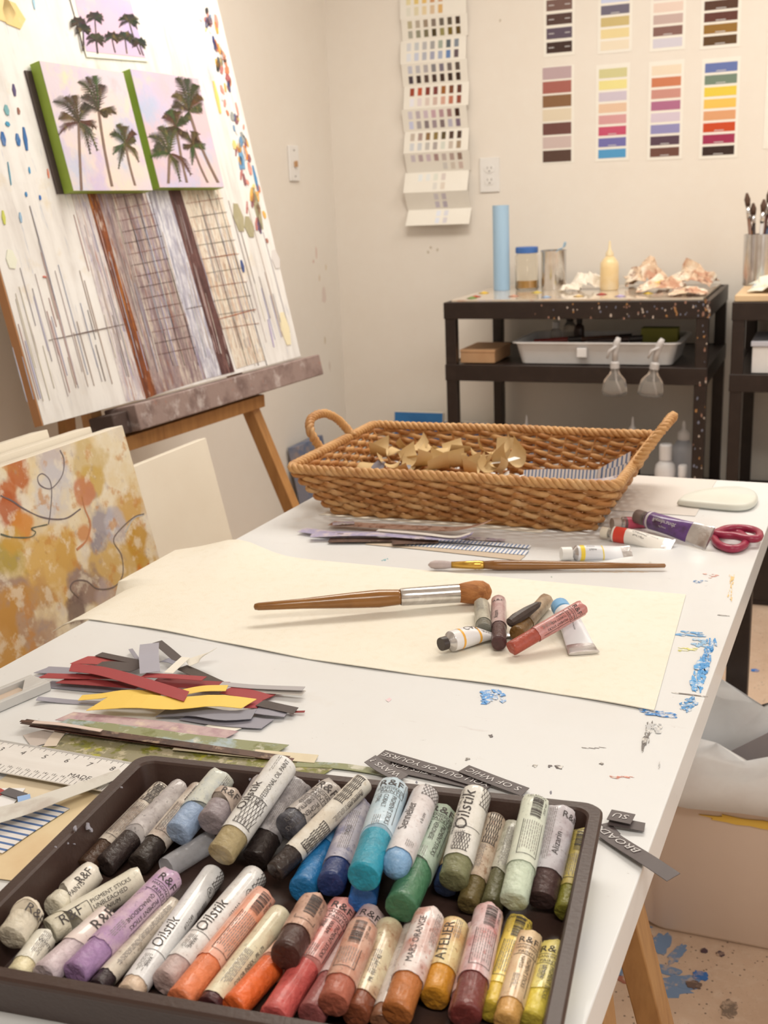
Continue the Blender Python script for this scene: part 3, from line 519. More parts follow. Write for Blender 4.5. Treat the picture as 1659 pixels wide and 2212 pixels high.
band('painted_band', ((187, 418), (207, 418), (338, 852), (315, 862)), streak('rust_streaks', (140, 72, 30), (((92, 44, 26), 22, .45, .62), ((196, 120, 40), 26, .56, .66), ((214, 190, 168), 34, .62, .7))), .0012)
band('painted_band', ((207, 418), (312, 412), (445, 818), (338, 852)), streak('mauve_streaks', (172, 148, 138), (((130, 106, 106), 22, .45, .62), ((208, 190, 170), 26, .52, .66), ((150, 100, 74), 34, .6, .7), ((150, 140, 164), 18, .6, .7))), .0008)
band('painted_band', ((312, 412), (362, 412), (478, 810), (445, 818)), streak('silver_streaks', (220, 214, 212), (((168, 162, 172), 34, .48, .6), ((140, 128, 126), 44, .58, .68), ((240, 234, 226), 28, .55, .7))), .001)
band('painted_band', ((362, 412), (388, 410), (506, 803), (478, 810)), streak('maroon_streaks', (104, 68, 62), (((72, 42, 40), 24, .45, .62), ((140, 100, 90), 28, .58, .7))), .0014)
band('painted_band', ((388, 410), (473, 404), (572, 778), (510, 797)), streak('cream_grid', (226, 210, 184), (((196, 160, 130), 30, .54, .64), ((236, 226, 206), 18, .5, .65), ((160, 150, 130), 40, .62, .7))), .0008)
g = random.Random(11); mb = MB()
def bq(x0, y0, x1, y1, w, c, h=.0017):
    (a0, b0), (a1, b1) = hp(x0, y0), hp(x1, y1); d = V((a1-a0, b1-b0, 0)); L_ = d.length or 1e-6; nx, ny = -d.y/L_*w, d.x/L_*w; k = g.uniform(.6, 1.2)
    mb.prism([(a0-nx*.4, b0-ny*.4), (a0+(a1-a0)*.5-nx*k, b0+(b1-b0)*.5-ny*k), (a1-nx*.5, b1-ny*.5), (a1+nx*.5, b1+ny*.5), (a0+(a1-a0)*.5+nx, b0+(b1-b0)*.5+ny), (a0+nx*.4, b0+ny*.4)], BD, .0001, h, col=alb(c))
for i in range(150):         # long thin vertical drips
    x = g.uniform(20, 600); y = g.uniform(430, 600); L_ = g.uniform(60, 300); y = g.uniform(430, 780); L_ = min(L_, max(20, 885-(x+40)*.25-y)); bq(x, y, x+L_*.27, y+L_, g.uniform(.0004, .0013), g.choice([(170, 162, 158), (196, 188, 184), (196, 198, 208), (200, 180, 164), (214, 194, 176), (220, 206, 196), (206, 176, 166), (200, 196, 212), (232, 222, 200), (160, 146, 136)]))
for i in range(15):          # little cross lines of the grid
    y = 430+i*24; x = 225+(y-418)*.30; bq(x+10, y, x+92, y-16, .0007, g.choice([(110, 70, 60), (150, 110, 100), (90, 66, 60)]))
    if i < 10: y = 440+i*30; x = 392+(y-410)*.29; bq(x, y, x+80, y-12, .0007, g.choice([(150, 90, 60), (120, 110, 90), (190, 120, 80), (100, 84, 70)]))
for x in (265, 290, 320, 425, 450, 468): bq(x, 420, x+108, 790, .0009, (70, 54, 48))
bq(105, 735, 270, 700, .001, (110, 84, 74)); bq(400, 668, 440, 660, .001, (90, 70, 64)); bq(435, 560, 510, 548, .001, (150, 90, 60)); bq(470, 690, 552, 668, .0012, (172, 96, 56))
for x, y, L_, w, c in ((20, 30, 55, .035, (238, 205, 130)), (2, 18, 60, .03, (240, 208, 136)), (28, 195, 26, .004, (84, 70, 110)), (12, 238, 22, .006, (120, 170, 170)), (38, 240, 14, .004, (150, 96, 76)), (15, 268, 10, .006, (70, 150, 180)), (4, 300, 30, .006, (40, 100, 160)), (36, 302, 26, .006, (50, 110, 165)), (50, 300, 50, .005, (46, 104, 160)), (16, 375, 50, .0015, (100, 160, 180)), (62, 368, 14, .002, (80, 160, 200)), (102, 375, 20, .002, (230, 140, 110)), (55, 420, 10, .003, (60, 130, 180)), (85, 427, 10, .003, (50, 110, 180)), (5, 470, 30, .004, (205, 205, 90)), (42, 470, 22, .003, (150, 180, 200)), (95, 598, 4, .006, (214, 120, 100)), (20, 560, 40, .014, (236, 232, 205)), (70, 5, 30, .003, (170, 205, 214))):
    bq(x, y-L_*.5, x+L_*.15, y+L_*.5, w, c)
for i in range(85):          # daubs down the right side of the board
    t = g.random(); y = t*480; x = 432+y*.235+g.uniform(-2, 38)*(.5+.5*g.random()); c = g.choice([(240, 180, 90), (214, 130, 90), (150, 96, 96), (90, 96, 130), (60, 58, 56), (226, 150, 130), (240, 210, 130), (160, 160, 150), (190, 120, 110), (230, 225, 215), (110, 150, 180)])
    if x < 470+y*.232-6: bq(x, y, x+g.uniform(-3, 7), y+g.uniform(8, 30), g.uniform(.003, .010), c)
for x, y, L_, w, c in ((526, 330, 30, .010, (236, 140, 50)), (515, 340, 50, .012, (110, 160, 190)), (545, 385, 55, .006, (80, 140, 180)), (552, 425, 22, .010, (240, 180, 100)), (508, 470, 60, .022, (176, 164, 126)), (545, 450, 90, .014, (170, 158, 120)), (533, 490, 45, .02, (172, 160, 122)), (520, 575, 26, .007, (60, 80, 130)), (560, 497, 16, .004, (60, 70, 120)), (590, 560, 40, .02, (222, 212, 200)), (575, 520, 10, .006, (170, 110, 90)), (460, 210, 70, .008, (244, 206, 110)), (490, 170, 20, .012, (176, 100, 96)), (478, 120, 20, .014, (226, 150, 120)), (459, 90, 24, .006, (40, 60, 120)), (464, 60, 26, .007, (244, 170, 80)), (608, 710, 70, .02, (240, 224, 180)), (578, 720, 60, .004, (190, 176, 196))):
    bq(x, y-L_*.5, x+L_*.22, y+L_*.5, w, c)
mb.build('paint_strokes', VCOL, bd, kind='stuff')
# palm canvases
SKY = mat('palm_sky', alb((222, 205, 205)), .6, layers=((alb((240, 218, 190)), 9, .2, 1.2, (0, .02, .1, .16), .9, 'spot'), (alb((186, 196, 214)), 9, .3, 1.1, (0, .0, .03, .1), .9, 'spot'), (alb((240, 214, 190)), 7, .42, .6, None, .9), (alb((190, 196, 212)), 8, .52, .66, None, .8), (alb((206, 186, 210)), 10, .52, .66, None, .8), (alb((244, 224, 170)), 11, .62, .74, None, .7), (alb((226, 176, 170)), 9, .62, .74, None, .7)), bump=.2, seed=2)
SKY2 = mat('palm_sky_lilac', alb((206, 192, 208)), .6, layers=((alb((226, 188, 184)), 9, .2, 1.1, (0, .0, .22, .09), .9, 'spot'), (alb((238, 206, 182)), 9, .2, 1.1, (0, .06, .04, .1), .9, 'spot'), (alb((224, 190, 186)), 7, .45, .6, None, .9), (alb((182, 192, 208)), 8, .55, .66, None, .8), (alb((236, 208, 180)), 10, .58, .7, None, .8)), bump=.2, seed=9)
GREEN = mat('green_canvas_edge', alb((160, 182, 70)), .5, layers=((alb((136, 160, 56)), 20, .4, .8, None, .5),))
PALM = mat('palm_paint', rough=.6, src='attr', layers=((alb((150, 130, 70)), 70, .56, .7, None, .6),))
def z1(x, y): return x/2.37, y/2.37
def palm(pl, root, crown, foot, fr, h, lw=9, trunk=(130, 104, 88), leaf=(74, 66, 40)):
    mb = MB(); H_ = lambda x, y: pl.hit(*z1(x, y))
    pts = [V((crown[0]+(foot[0]-crown[0])*t+math.sin(t*3.1)*((foot[0]-crown[0])*-.08), crown[1]+(foot[1]-crown[1])*t, 0)) for t in (0, .25, .5, .75, 1)]
    for a, b in zip(pts, pts[1:]):
        w = lw*.55; mb.prism([H_(a.x-w, a.y), H_(b.x-w*1.1, b.y), H_(b.x+w*1.1, b.y), H_(a.x+w, a.y)], pl, h, h+.0006, alb(trunk))
    gg = random.Random(int(crown[0]))
    for fx, fy in fr:
        d = V((fx-crown[0], fy-crown[1], 0)); nrm = V((-d.y, d.x, 0)).normalized(); sag = V((0, -d.length*.22, 0)); c = [V((*crown, 0))+d*t+sag*(4*t*(1-t)) for t in [k/7 for k in range(8)]]
        col = alb(tuple(v*gg.uniform(.8, 1.25) for v in leaf)); L2 = d.length
        for k in range(7): w = lw*.22; mb.prism([H_(*(c[k]-nrm*w)[:2]), H_(*(c[k+1]-nrm*w*.8)[:2]), H_(*(c[k+1]+nrm*w*.8)[:2]), H_(*(c[k]+nrm*w)[:2])], pl, h, h+.0008, col)
        for k in range(1, 15):
            t = k/14.5; p = V((*crown, 0))+d*t+sag*(4*t*(1-t)); ll = lw*(1.2+2.6*math.sin(math.pi*min(1, t*1.05+.05)))*gg.uniform(.7, 1.15); c2 = tuple(v*gg.uniform(.75, 1.3) for v in col)
            for sd in (-1, 1):
                dr = (d.normalized()*.75+nrm*sd*.65+V((0, .28, 0))).normalized(); e_ = p+dr*ll; bw = d.normalized()*(lw*.42)
                mb.prism([H_(*(p-bw)[:2]), H_(*e_[:2]), H_(*(p+bw)[:2])], pl, h, h+.0007, c2)
    mb.build('painted_palm', PALM, root)
def palm_canvas(label, s0, s1, t0, t1, sky, th=.024):
    pl = Plane(BD.pt(0, 0, .004+th), BD.u, BD.v)
    k = .957                      # the face stands proud of the board
    r = empty('palm_painting', BD.pt((s0+s1)/2, t0, .004), label, 'painting', 'palm paintings on the board')
    MB().prism([(s0, t0), (s1, t0), (s1, t1), (s0, t1)], pl, -th, 0).build('stretcher', GREEN, r, bevel=.0012)
    MB().prism([(s0+.0006, t0+.0006), (s1-.0006, t0+.0006), (s1-.0006, t1-.0006), (s0+.0006, t1-.0006)], pl, .0002, .0008).build('painted_face', sky, r)
    return r, pl
r, pl = palm_canvas('palm painting with three palms on a peach sky, left of two on the board', .213, .462, .415, .657, SKY)
palm(pl, r, (400, 630), (415, 975), [(272, 522), (300, 690), (330, 500), (378, 492), (455, 545), (488, 655), (496, 772), (300, 610), (460, 790)], .0009, 11)
palm(pl, r, (503, 570), (572, 955), [(400, 422), (440, 398), (482, 392), (525, 440), (590, 580), (548, 590), (415, 500), (410, 560)], .0009, 11)
palm(pl, r, (640, 740), (690, 950), [(562, 690), (600, 640), (635, 650), (688, 682), (578, 790), (605, 865), (708, 830), (690, 720)], .0009, 9)
r, pl = palm_canvas('palm painting with four palms on a lilac sky, right of two on the board', .488, .736, .421, .667, SKY2)
palm(pl, r, (965, 570), (1115, 935), [(905, 402), (955, 408), (1005, 440), (882, 490), (1030, 560), (950, 625), (880, 550), (1028, 500)], .0009, 12)
palm(pl, r, (900, 650), (955, 935), [(832, 600), (858, 570), (940, 620), (930, 700), (905, 575), (850, 680)], .0009, 10)
palm(pl, r, (865, 790), (860, 940), [(762, 700), (815, 652), (772, 805), (900, 660), (975, 895), (920, 930), (840, 660), (790, 760)], .0009, 12)
palm(pl, r, (985, 745), (1062, 935), [(930, 690), (1000, 680), (1045, 762), (982, 845), (940, 760), (1010, 720)], .0009, 9)
(a0, b0), (a1, b1) = BD.hit(62, 160), BD.hit(155, 416)
MB().prism([(.197, .416), (.34, .416), (.34, .645), (.197, .645)], BD, .0003, .0036).build('backing_board', cmat((86, 72, 66), .6, var=.3), label='dark board behind the left palm painting', cat='board')
# taped palm print above
PRS = mat('print_sky', alb((226, 192, 204)), .4, layers=((alb((196, 180, 214)), 8, .45, .65, None, .9), (alb((240, 216, 190)), 10, .55, .7, None, .8), (alb((160, 190, 220)), 10, .62, .72, None, .7)), seed=4)
r = empty('palm_print', BD.pt(.48, .69, .0005), 'printed palm photo taped above the two palm paintings', 'print')
c0 = [BD.hit(*q) for q in ((185, 124), (318, 134), (272, -40), (136, -50))]; c1 = [BD.hit(*q) for q in ((184, 112), (312, 126), (268, -40), (148, -50))]
MB().prism(c0, BD, .0022, .003).build('paper', CARD, r); MB().prism(c1, BD, .0031, .0036).build('picture', PRS, r)
pl = Plane(BD.pt(0, 0, .0037), BD.u, BD.v)
for cr, ft, s in (((485, 92), (500, 270), 45), ((660, 110), (720, 280), 55), ((400, 115), (425, 260), 40), ((640, 195), (650, 275), 48), ((490, 205), (500, 275), 50), ((572, 190), (590, 270), 38), ((712, 220), (735, 285), 38), ((425, 150), (430, 255), 40)):
    palm(pl, r, cr, ft, [(cr[0]+s*math.cos(t), cr[1]-s*.8*math.sin(t)+10) for t in (-.7, -.1, .5, 1.1, 1.6, 2.2, 2.8, 3.6)], 0, 5, (70, 60, 56), (60, 56, 44))
# leaning canvases
tl = math.tan(math.radians(11.4))
ABPL = Plane((-1.1+.864*tl, .78, .0005+.034*.2), (0, 1, 0), (-tl, 0, 1))
def spot(c, x, y, r_, am=.9, sc=15): a_, b_ = ABPL.hit(x/2.37, 880+y/2.37); q = ABPL.u*(a_-.375)+ABPL.v*b_; return (alb(c), sc, .22, .5, (q.x, q.y, q.z, r_*.00085), am, 'spot')
ABS = mat('abstract_paint', alb((234, 216, 178)), .4, layers=((alb((226, 196, 138)), 9, .46, .62, None, .8), (alb((214, 200, 186)), 11, .5, .64, None, .7), (alb((242, 230, 204)), 14, .5, .66, None, .7),
    spot((206, 166, 90), 560, 900, 120), spot((214, 170, 88), 250, 850, 110), spot((206, 160, 80), 690, 520, 80), spot((196, 146, 50), 720, 650, 60), spot((198, 150, 56), 790, 850, 60), spot((206, 120, 40), 720, 900, 34), spot((208, 180, 120), 450, 260, 55, .8), spot((206, 170, 90), 480, 380, 40), spot((190, 176, 178), 240, 270, 55, .7), spot((206, 200, 196), 250, 430, 70, .8),
    spot((186, 96, 40), 90, 350, 52), spot((190, 100, 40), 40, 420, 40), spot((182, 92, 44), 45, 520, 52), spot((214, 140, 60), 110, 600, 40), spot((176, 150, 60), 50, 780, 60), spot((206, 160, 70), 60, 690, 40), spot((160, 150, 152), 500, 590, 55), spot((150, 140, 142), 500, 680, 36), spot((190, 184, 186), 590, 600, 45, .7), spot((200, 130, 90), 430, 450, 34), spot((206, 140, 84), 440, 640, 30),
    spot((168, 136, 116), 60, 1000, 80), spot((196, 150, 90), 230, 960, 60), spot((150, 124, 112), 430, 930, 66), spot((120, 96, 84), 400, 1060, 50), spot((190, 170, 160), 560, 1010, 60, .7), spot((196, 140, 56), 70, 1180, 110), spot((184, 150, 120), 240, 1130, 80), spot((206, 160, 80), 340, 760, 40),
    (alb((240, 226, 196)), 34, .54, .64, None, .55), (alb((200, 136, 60)), 30, .58, .66, None, .65), (alb((160, 142, 136)), 36, .61, .72, None, .5), (alb((130, 100, 84)), 50, .65, .74, None, .4)), coat=.2, seed=1.7)
def lean(name, label, X, y0, y1, ztop, t, face, group='canvases leaning against the easel', dx=0):
    pl = Plane((X+ztop*tl, y0, .0005+t*.2), (0, 1, 0), (-tl, 0, 1)); return canvas(name, label, pl, 0, y1-y0, 0, (ztop-.002)/math.cos(math.atan(tl)), t, face, WC, group), pl
r, pl = lean('painting', 'large abstract painting in ochre, rust and grey leaning beside the table', -1.1, .78, 1.53, .864, .034, ABS, None)
mb = MB()
def scrib(pts, w, c):
    mb = MB()
    q = [pl.hit(x/2.37, 880+y/2.37) for x, y in pts]; cc = catmull([V((a, b, 0)) for a, b in q], len(pts)*5)
    for a, b in zip(cc, cc[1:]):
        d = (b-a); n_ = V((-d.y, d.x, 0)).normalized()*w*(.6+.8*abs(mnoise.noise(a*30))); mb.prism([(a.x-n_.x, a.y-n_.y), (b.x-n_.x, b.y-n_.y), (b.x+n_.x, b.y+n_.y), (a.x+n_.x, a.y+n_.y)], pl, .0009, .0013, alb(c))
    mb.build('pencil_line', PALM, r)
scrib([(305, 220), (325, 270), (315, 350), (260, 415), (205, 400), (190, 360), (215, 340), (250, 370), (262, 430), (255, 540), (245, 600)], .0011, (120, 108, 108))
scrib([(0, 452), (60, 480), (120, 520), (220, 565), (330, 570), (410, 520)], .0014, (112, 98, 96)); scrib([(0, 650), (60, 665), (150, 665), (180, 640), (160, 620), (240, 600)], .0012, (100, 100, 80))
scrib([(735, 545), (680, 565), (600, 640), (580, 690), (620, 760), (625, 860), (580, 920), (500, 930), (440, 890), (380, 890), (358, 930), (400, 975)], .0014, (118, 100, 92))
scrib([(760, 800), (740, 840), (715, 890), (690, 960)], .003, (184, 104, 36)); scrib([(640, 640), (680, 570), (735, 548)], .002, (190, 184, 172)); scrib([(420, 460), (432, 520), (460, 600), (440, 680), (390, 730)], .0022, (196, 132, 90))
for i, (X, h, y1, lb) in enumerate(((-1.142, .866, 1.5, 'blank canvas directly behind the abstract painting'), (-1.182, .872, 1.44, 'blank canvas furthest behind the abstract painting'))): lean('blank_canvas', lb, X, .8, y1, h, .034, WC)
lean('blank_canvas', 'cream blank canvas leaning under the easel ledge', -1.15, 1.56, 1.87, .772, .02, WC)
# ================================================================== work table
ty = math.radians(2.0); TA = V((math.sin(ty), math.cos(ty), 0)); TB = V((-math.cos(ty), math.sin(ty), 0)); TC = V((-.066, 1.868, 0))
TPL = Plane(TC+V((0, 0, T)), -TB, TA)                 # a: to the right from the right edge, b: to the back from the back edge
TOPM = mat('white_laminate', alb((235, 231, 221)), .32, layers=((alb((228, 220, 206)), 5, .45, .8, None, .5), (alb((220, 204, 180)), 9, .66, .8, None, .35), (alb((150, 136, 126)), 130, .70, .76, None, .5), (alb((205, 190, 180)), 40, .68, .76, (.4, 2, 1), .4)), coat=.1)
tb = empty('work_table', TC+TA*-.9+TB*.36, 'white topped work table with paint marks covered in art supplies', 'table')
MB().prism([(-.722, -1.84), (0, -1.84), (0, 0), (-.722, 0)], TPL, -.036, 0).build('tabletop', TOPM, tb, bevel=.0015)
top = [o for o in tb.children][0]
for a, b in ((-.055, -.026), (-.69, -.026)):
    q = TPL.pt(a, b); MB().box((q.x-.018, q.y-.018, .0005), (q.x+.018, q.y+.018, T-.037)).build('leg', BLK, tb, bevel=.003)
def mark(x, y, rx, ry, c, seed, n=1, ang=0, rag=.5):
    g = random.Random(seed); mb = MB()
    for i in range(n*2 if n > 1 else 1):
        t = g.uniform(-1, 1) if n > 1 else 0; s = g.uniform(-1, 1) if n > 1 else 0; k = g.uniform(.10, .30) if n > 1 else 1
        q = P(x+(t*rx*math.cos(ang)-s*ry*math.sin(ang)), y+(t*rx*math.sin(ang)+s*ry*math.cos(ang)), T); sx = rx*k*.00058; sy = ry*k*.0012
        mb.prism(blob(q.x, q.y, sx, sy, seed*100+i, 9, rag, ang*.5), Plane((0, 0, T), (1, 0, 0), (0, 1, 0)), .0002+.00002*i, .0005+.00002*i)
    o = mb.build('paint_mark', MARK, top); o.color = (*alb(c), 1)
MARK = mat('dried_paint_mark', rough=.5, src='obj', layers=((alb((246, 238, 222)), 160, .5, .62, None, .8),))
for q in ((1528, 1420, 10, 34, (70, 150, 205), 1, 26, .25), (1510, 1460, 12, 30, (90, 165, 215), 2, 22, .3), (1490, 1370, 30, 5, (120, 175, 215), 3, 12, .05), (1420, 1542, 34, 5, (60, 140, 205), 4, 16, .15), (1488, 1522, 14, 12, (80, 150, 200), 5, 12, -.6), (1515, 1390, 18, 8, (150, 190, 215), 6, 10, .2),
          (1488, 1404, 22, 4, (245, 232, 130), 7, 8), (1512, 1257, 14, 3, (90, 150, 205), 8, 6), (1535, 1245, 16, 5, (235, 170, 150), 9, 5, .2), (1578, 1270, 5, 26, (240, 200, 130), 10, 12, .1), (1065, 1505, 22, 12, (96, 160, 215), 11, 20, -.1), (1398, 1590, 6, 26, (120, 112, 104), 12, 10, .2), (1412, 1575, 16, 10, (200, 196, 188), 13, 12),
          (1345, 1680, 22, 2, (230, 150, 126), 14, 5), (1048, 1247, 7, 2, (110, 170, 70), 15), (1105, 1256, 4, 2, (80, 90, 100), 16), (1272, 1268, 12, 2, (225, 130, 100), 17, 4, .2), (1192, 1247, 2, 1.5, (70, 120, 90), 18), (842, 1512, 5, 3, (240, 210, 206), 19), (1156, 1655, 3, 2, (120, 110, 100), 20), (1188, 1655, 3, 2, (110, 100, 95), 21), (1207, 1658, 6, 3, (90, 78, 72), 22), (1300, 1650, 3, 2, (120, 110, 100), 23), (1280, 1616, 22, 1, (170, 160, 150), 24, 3), (1425, 1650, 2, 10, (190, 184, 176), 25, 3), (1060, 1590, 4, 2, (110, 100, 95), 26), (1010, 1640, 3, 2, (120, 110, 100), 27),
          (1560, 1330, 12, 1.2, (120, 110, 104), 28), (1480, 1500, 26, 1, (130, 120, 112), 29), (1330, 1235, 60, 1.5, (235, 205, 170), 30, 6), (1500, 1178, 4, 2, (150, 160, 200), 31), (1405, 1215, 3, 2, (130, 110, 90), 32), (830, 1210, 9, 4, (140, 190, 190), 33, 3)):
    mark(*q)
r = empty('sawhorse', (-.3, .78, 0), 'wooden sawhorse under the near end of the white table', 'sawhorse')
bar((-.74, .83, T-.07), (-.14, .83, T-.07), .045, .06, 'beam', WOOD, r)
for sx in (-.66, -.18):
    for sy in (-1, 1): bar((sx+(.01 if sx > -.4 else -.01), .83+sy*.045, T-.045), (sx+(.13 if sx > -.4 else -.1), .83+sy*.20, .003), .04, .025, 'leg', WOOD, r)
# canvas cloth
CL = mat('raw_canvas', alb((248, 237, 213)), .85, layers=((alb((242, 227, 197)), 9, .4, .8, None, .5), (alb((228, 206, 168)), 90, .5, .8, (1, 1, 1), .25)), bump=.2, bscale=700)
mb = MB(); rows = []
for i in range(41):
    row = []
    for j in range(29):
        u, v = i/40, j/28; x = -.872+u*(.735-.012*v); yf = 1.026-.058*u+.006*math.sin(u*9); y = yf+v*(1.296-yf+.012*(1-u)); hump = math.exp(-((x+.765)/.05)**2)*max(0, (v-.5)/.5)**1.3*.020
        edge = .0016+.0011*abs(math.sin(u*17+1))*(1 if j == 0 else (.5 if j < 3 else 0)); over = max(0, -(x+.796)); z = T+edge+hump-(over*over*5 if v < .5 else over*over*2.0)
        if over > 0: z += .006*over/.07
        row.append((x, y, z))
    rows.append(row)
mb.sheet(rows, .001); mb.build('canvas_cloth', CL, smooth=True, auto=50, label='cream raw canvas cloth spread across the table with a raised left corner', cat='cloth')
# a thin grey paper under basket at back right
MB().prism([(-.37, -.23), (-.105, -.23), (-.105, -.004), (-.37, -.004)], TPL, .0004, .0009).build('paper_sheet', cmat((226, 214, 198), .5), label='pale grey sheet under the right end of the basket', cat='paper')
MB().prism([(-.66, -.375), (-.3, -.375), (-.26, -.2), (-.62, -.2)], TPL, .0004, .0009).build('paper_sheet', cmat((238, 226, 202), .6), label='cream sheet under the left front of the basket', cat='paper')
# ================================================================== waste bin
BINM = mat('beige_plastic', alb((230, 205, 181)), .4, layers=((alb((220, 194, 168)), 6, .4, .8, None, .4),))
BAG = mat('white_bag', alb((246, 242, 236)), .35, layers=((alb((226, 216, 206)), 12, .45, .7, None, .5),))
r = empty('waste_bin', (-.05, 1.72, 0), 'beige plastic waste bin with a white liner standing right of the table', 'bin')
MB().loft([rrect(-.245, .14, 1.67, 1.775, .0005, .04), rrect(-.255, .15, 1.66, 1.785, .012, .045), rrect(-.27, .165, 1.645, 1.795, .30, .05), rrect(-.276, .171, 1.639, 1.800, .302, .054), rrect(-.276, .171, 1.639, 1.800, .318, .054), rrect(-.266, .161, 1.649, 1.790, .318, .05), rrect(-.25, .145, 1.665, 1.78, .02, .04)]).build('body', BINM, r, smooth=True, auto=40)
g = random.Random(4); rings = []
base = lambda e, z: [p.lerp(q, k/5) for p, q in (lambda R_: zip(R_, R_[1:]+R_[:1]))(rrect(-.276-e, .171+e, 1.639-e, 1.799+e*.6, z, .054, 4)) for k in range(5)]
def wob(ring, a, s): return [p+V((mnoise.noise(p*s)*a, mnoise.noise(p*s+V((5, 3, 1)))*a, mnoise.noise(p*s+V((1, 7, 2)))*a)) for p in ring]
hb = lambda ring, k: [p+V((0, 0, k*1.15*max(0, (p.y-1.67)/.13)+k*.35*math.sin(p.x*31+1))) for p in ring]
rings = [wob(base(.012, .268), .018, 22), wob(base(.012, .30), .010, 26), wob(base(.010, .325), .012, 24), hb(wob(base(.0, .345), .02, 20), .02), hb(wob(base(-.012, .362), .034, 15), .045), hb(wob(base(-.026, .352), .03, 16), .04), hb(wob(base(-.034, .32), .024, 18), .02), wob(base(-.038, .27), .02, 18), wob(base(-.045, .2), .012, 16), wob(base(-.052, .15), .01, 14)]
mb = MB(); mb.loft(rings, caps=False); o = mb.build('bin_liner', BAG, r, smooth=True); o.modifiers.new('t', 'SOLIDIFY').thickness = .0012
MB().prism(blob(-.08, .242, .06, .007, 3, 20, .3), Plane((0, 1.6465, 0), (1, 0, 0), (0, 0, 1)), -.002, .0012).build('paint_smear', cmat((236, 190, 80), .5), r)
pl = Plane((-.075, 1.735, .285), (.8, .1, .55), (-.55, .1, .8)); MB().prism([(-.05, -.05), (.06, -.05), (.06, .05), (-.05, .05)], pl, 0, .002).build('grey_card', cmat((150, 138, 132), .6), label='grey card thrown in the waste bin', cat='card')
crumple('crumpled_paper', 'yellow crumpled scrap in the waste bin', (-.015, 1.705, .285), (.06, .045), .05, 55, cmat((226, 184, 60), .6), None)
# ================================================================== woven basket
WK = mat('woven_seagrass', alb((184, 122, 62)), .55, layers=((alb((150, 94, 42)), 22, .42, .65, None, .7), (alb((214, 168, 108)), 30, .52, .7, None, .7), (alb((108, 66, 34)), 50, .62, .74, None, .6)), bump=.3, bscale=260)
WK2 = mat('woven_seagrass_light', alb((208, 156, 96)), .55, layers=((alb((170, 112, 58)), 26, .45, .65, None, .7), (alb((226, 186, 132)), 30, .55, .7, None, .6)), bump=.3, bscale=260)
bk = empty('woven_basket', (-.516, 1.657, T), 'shallow woven seagrass basket with two loop handles on the table', 'basket')
bR = (-.768, -.268, 1.486, 1.83); bB = (-.716, -.313, 1.528, 1.785); bH = .08
def brect(t, z, N, e=0):
    x0, x1, y0, y1 = [bB[k]+(bR[k]-bB[k])*t for k in range(4)]; x0 -= e; x1 += e; y0 -= e; y1 += e
    r_ = .016; ring = rrect(x0, x1, y0, y1, z, r_, 4); ring.append(ring[0]); per = [0]
    for a, b in zip(ring, ring[1:]): per.append(per[-1]+(b-a).length)
    out = []; k = 0
    for i in range(N):
        d = per[-1]*i/N
        while per[k+1] < d: k += 1
        a, b = ring[k], ring[k+1]; p = a.lerp(b, (d-per[k])/(per[k+1]-per[k])); tn = (b-a).normalized(); out.append((p, V((tn.y, -tn.x, 0))))
    return out
NS = 64; ROWS = 11
sag = lambda p: -.004*math.sin((p.x+.768)/.5*math.pi*3)*.5
for k in range(ROWS):
    t = (k+.5)/ROWS; z = T+.004+(bH-.008)*t; q = brect(t**.85, z, NS*6); pts = []
    for i, (p, n_) in enumerate(q):
        ph = math.pi*(i/6+k); w_ = math.sin(ph); pts.append(p+n_*(.0042*w_)+V((0, 0, .0016*math.cos(ph)+sag(p))))
    g = random.Random(k); rad = [.0040*(1+.25*math.sin(i*math.pi/6+k*math.pi*.5)**2) for i in range(len(pts))]
    MB().tube(pts, rad, 6, loop=True, up=(0, 0, 1), flat=.55 if False else 1.).build('weave_strand', WK if k % 3 else WK2, bk, smooth=True)
mb = MB()
for i in range(NS):
    a = brect(.05, T+.003, NS)[i][0]; b = brect(1, T+bH, NS)[i][0]; mb.tube([a, b], .0022, 5)
mb.build('stakes', WK, bk, kind='stuff')
MB().loft([[p for p, n_ in brect(0, T+.0006, 40)], [p for p, n_ in brect(.03, T+.006, 40)]]).build('base', WK, bk)
def rope(path, r_, rs, pitch, name, loop, m):
    L_ = 0; acc = [0]
    for a, b in zip(path, path[1:]): L_ += (b-a).length; acc.append(L_)
    n_tw = max(3, round(L_/pitch))
    for s in range(3):
        pts = []
        for i, p in enumerate(path):
            t = (path[(i+1) % len(path)]-path[i-1]) if loop else path[min(i+1, len(path)-1)]-path[max(i-1, 0)]
            t.normalize(); a = V((0, 0, 1)).cross(t)
            if a.length < .1: a = V((0, 1, 0)).cross(t)
            a.normalize(); b = t.cross(a); an = 2*math.pi*(acc[i]/L_*n_tw+s/3); pts.append(p+a*(r_*math.cos(an))+b*(r_*math.sin(an)))
        MB().tube(pts, rs, 6, loop=loop, up=(0, 0, 1) if loop else None).build(name, m, bk, smooth=True)
q = brect(1, T+bH+.002, 420, .002); rope([p+V((0, 0, sag(p)*.4)) for p, n_ in q], .0042, .0042, .032, 'rim_braid', True, WK2)
hl = catmull([PX(697, 976, -.775), PX(672, 935, -.785), PX(672, 905, -.795), PX(700, 893, -.79), PX(728, 905, -.785), PX(748, 925, -.775), PX(762, 942, -.765)], 60); rope(hl, .004, .0042, .022, 'handle', False, WK2)
hr = catmull([V((-.262, 1.60, .822)), V((-.245, 1.60, .85)), V((-.225, 1.62, .878)), V((-.218, 1.655, .886)), V((-.225, 1.69, .878)), V((-.245, 1.715, .85)), V((-.262, 1.72, .822))], 60); rope(hr, .004, .0042, .022, 'handle', False, WK2)
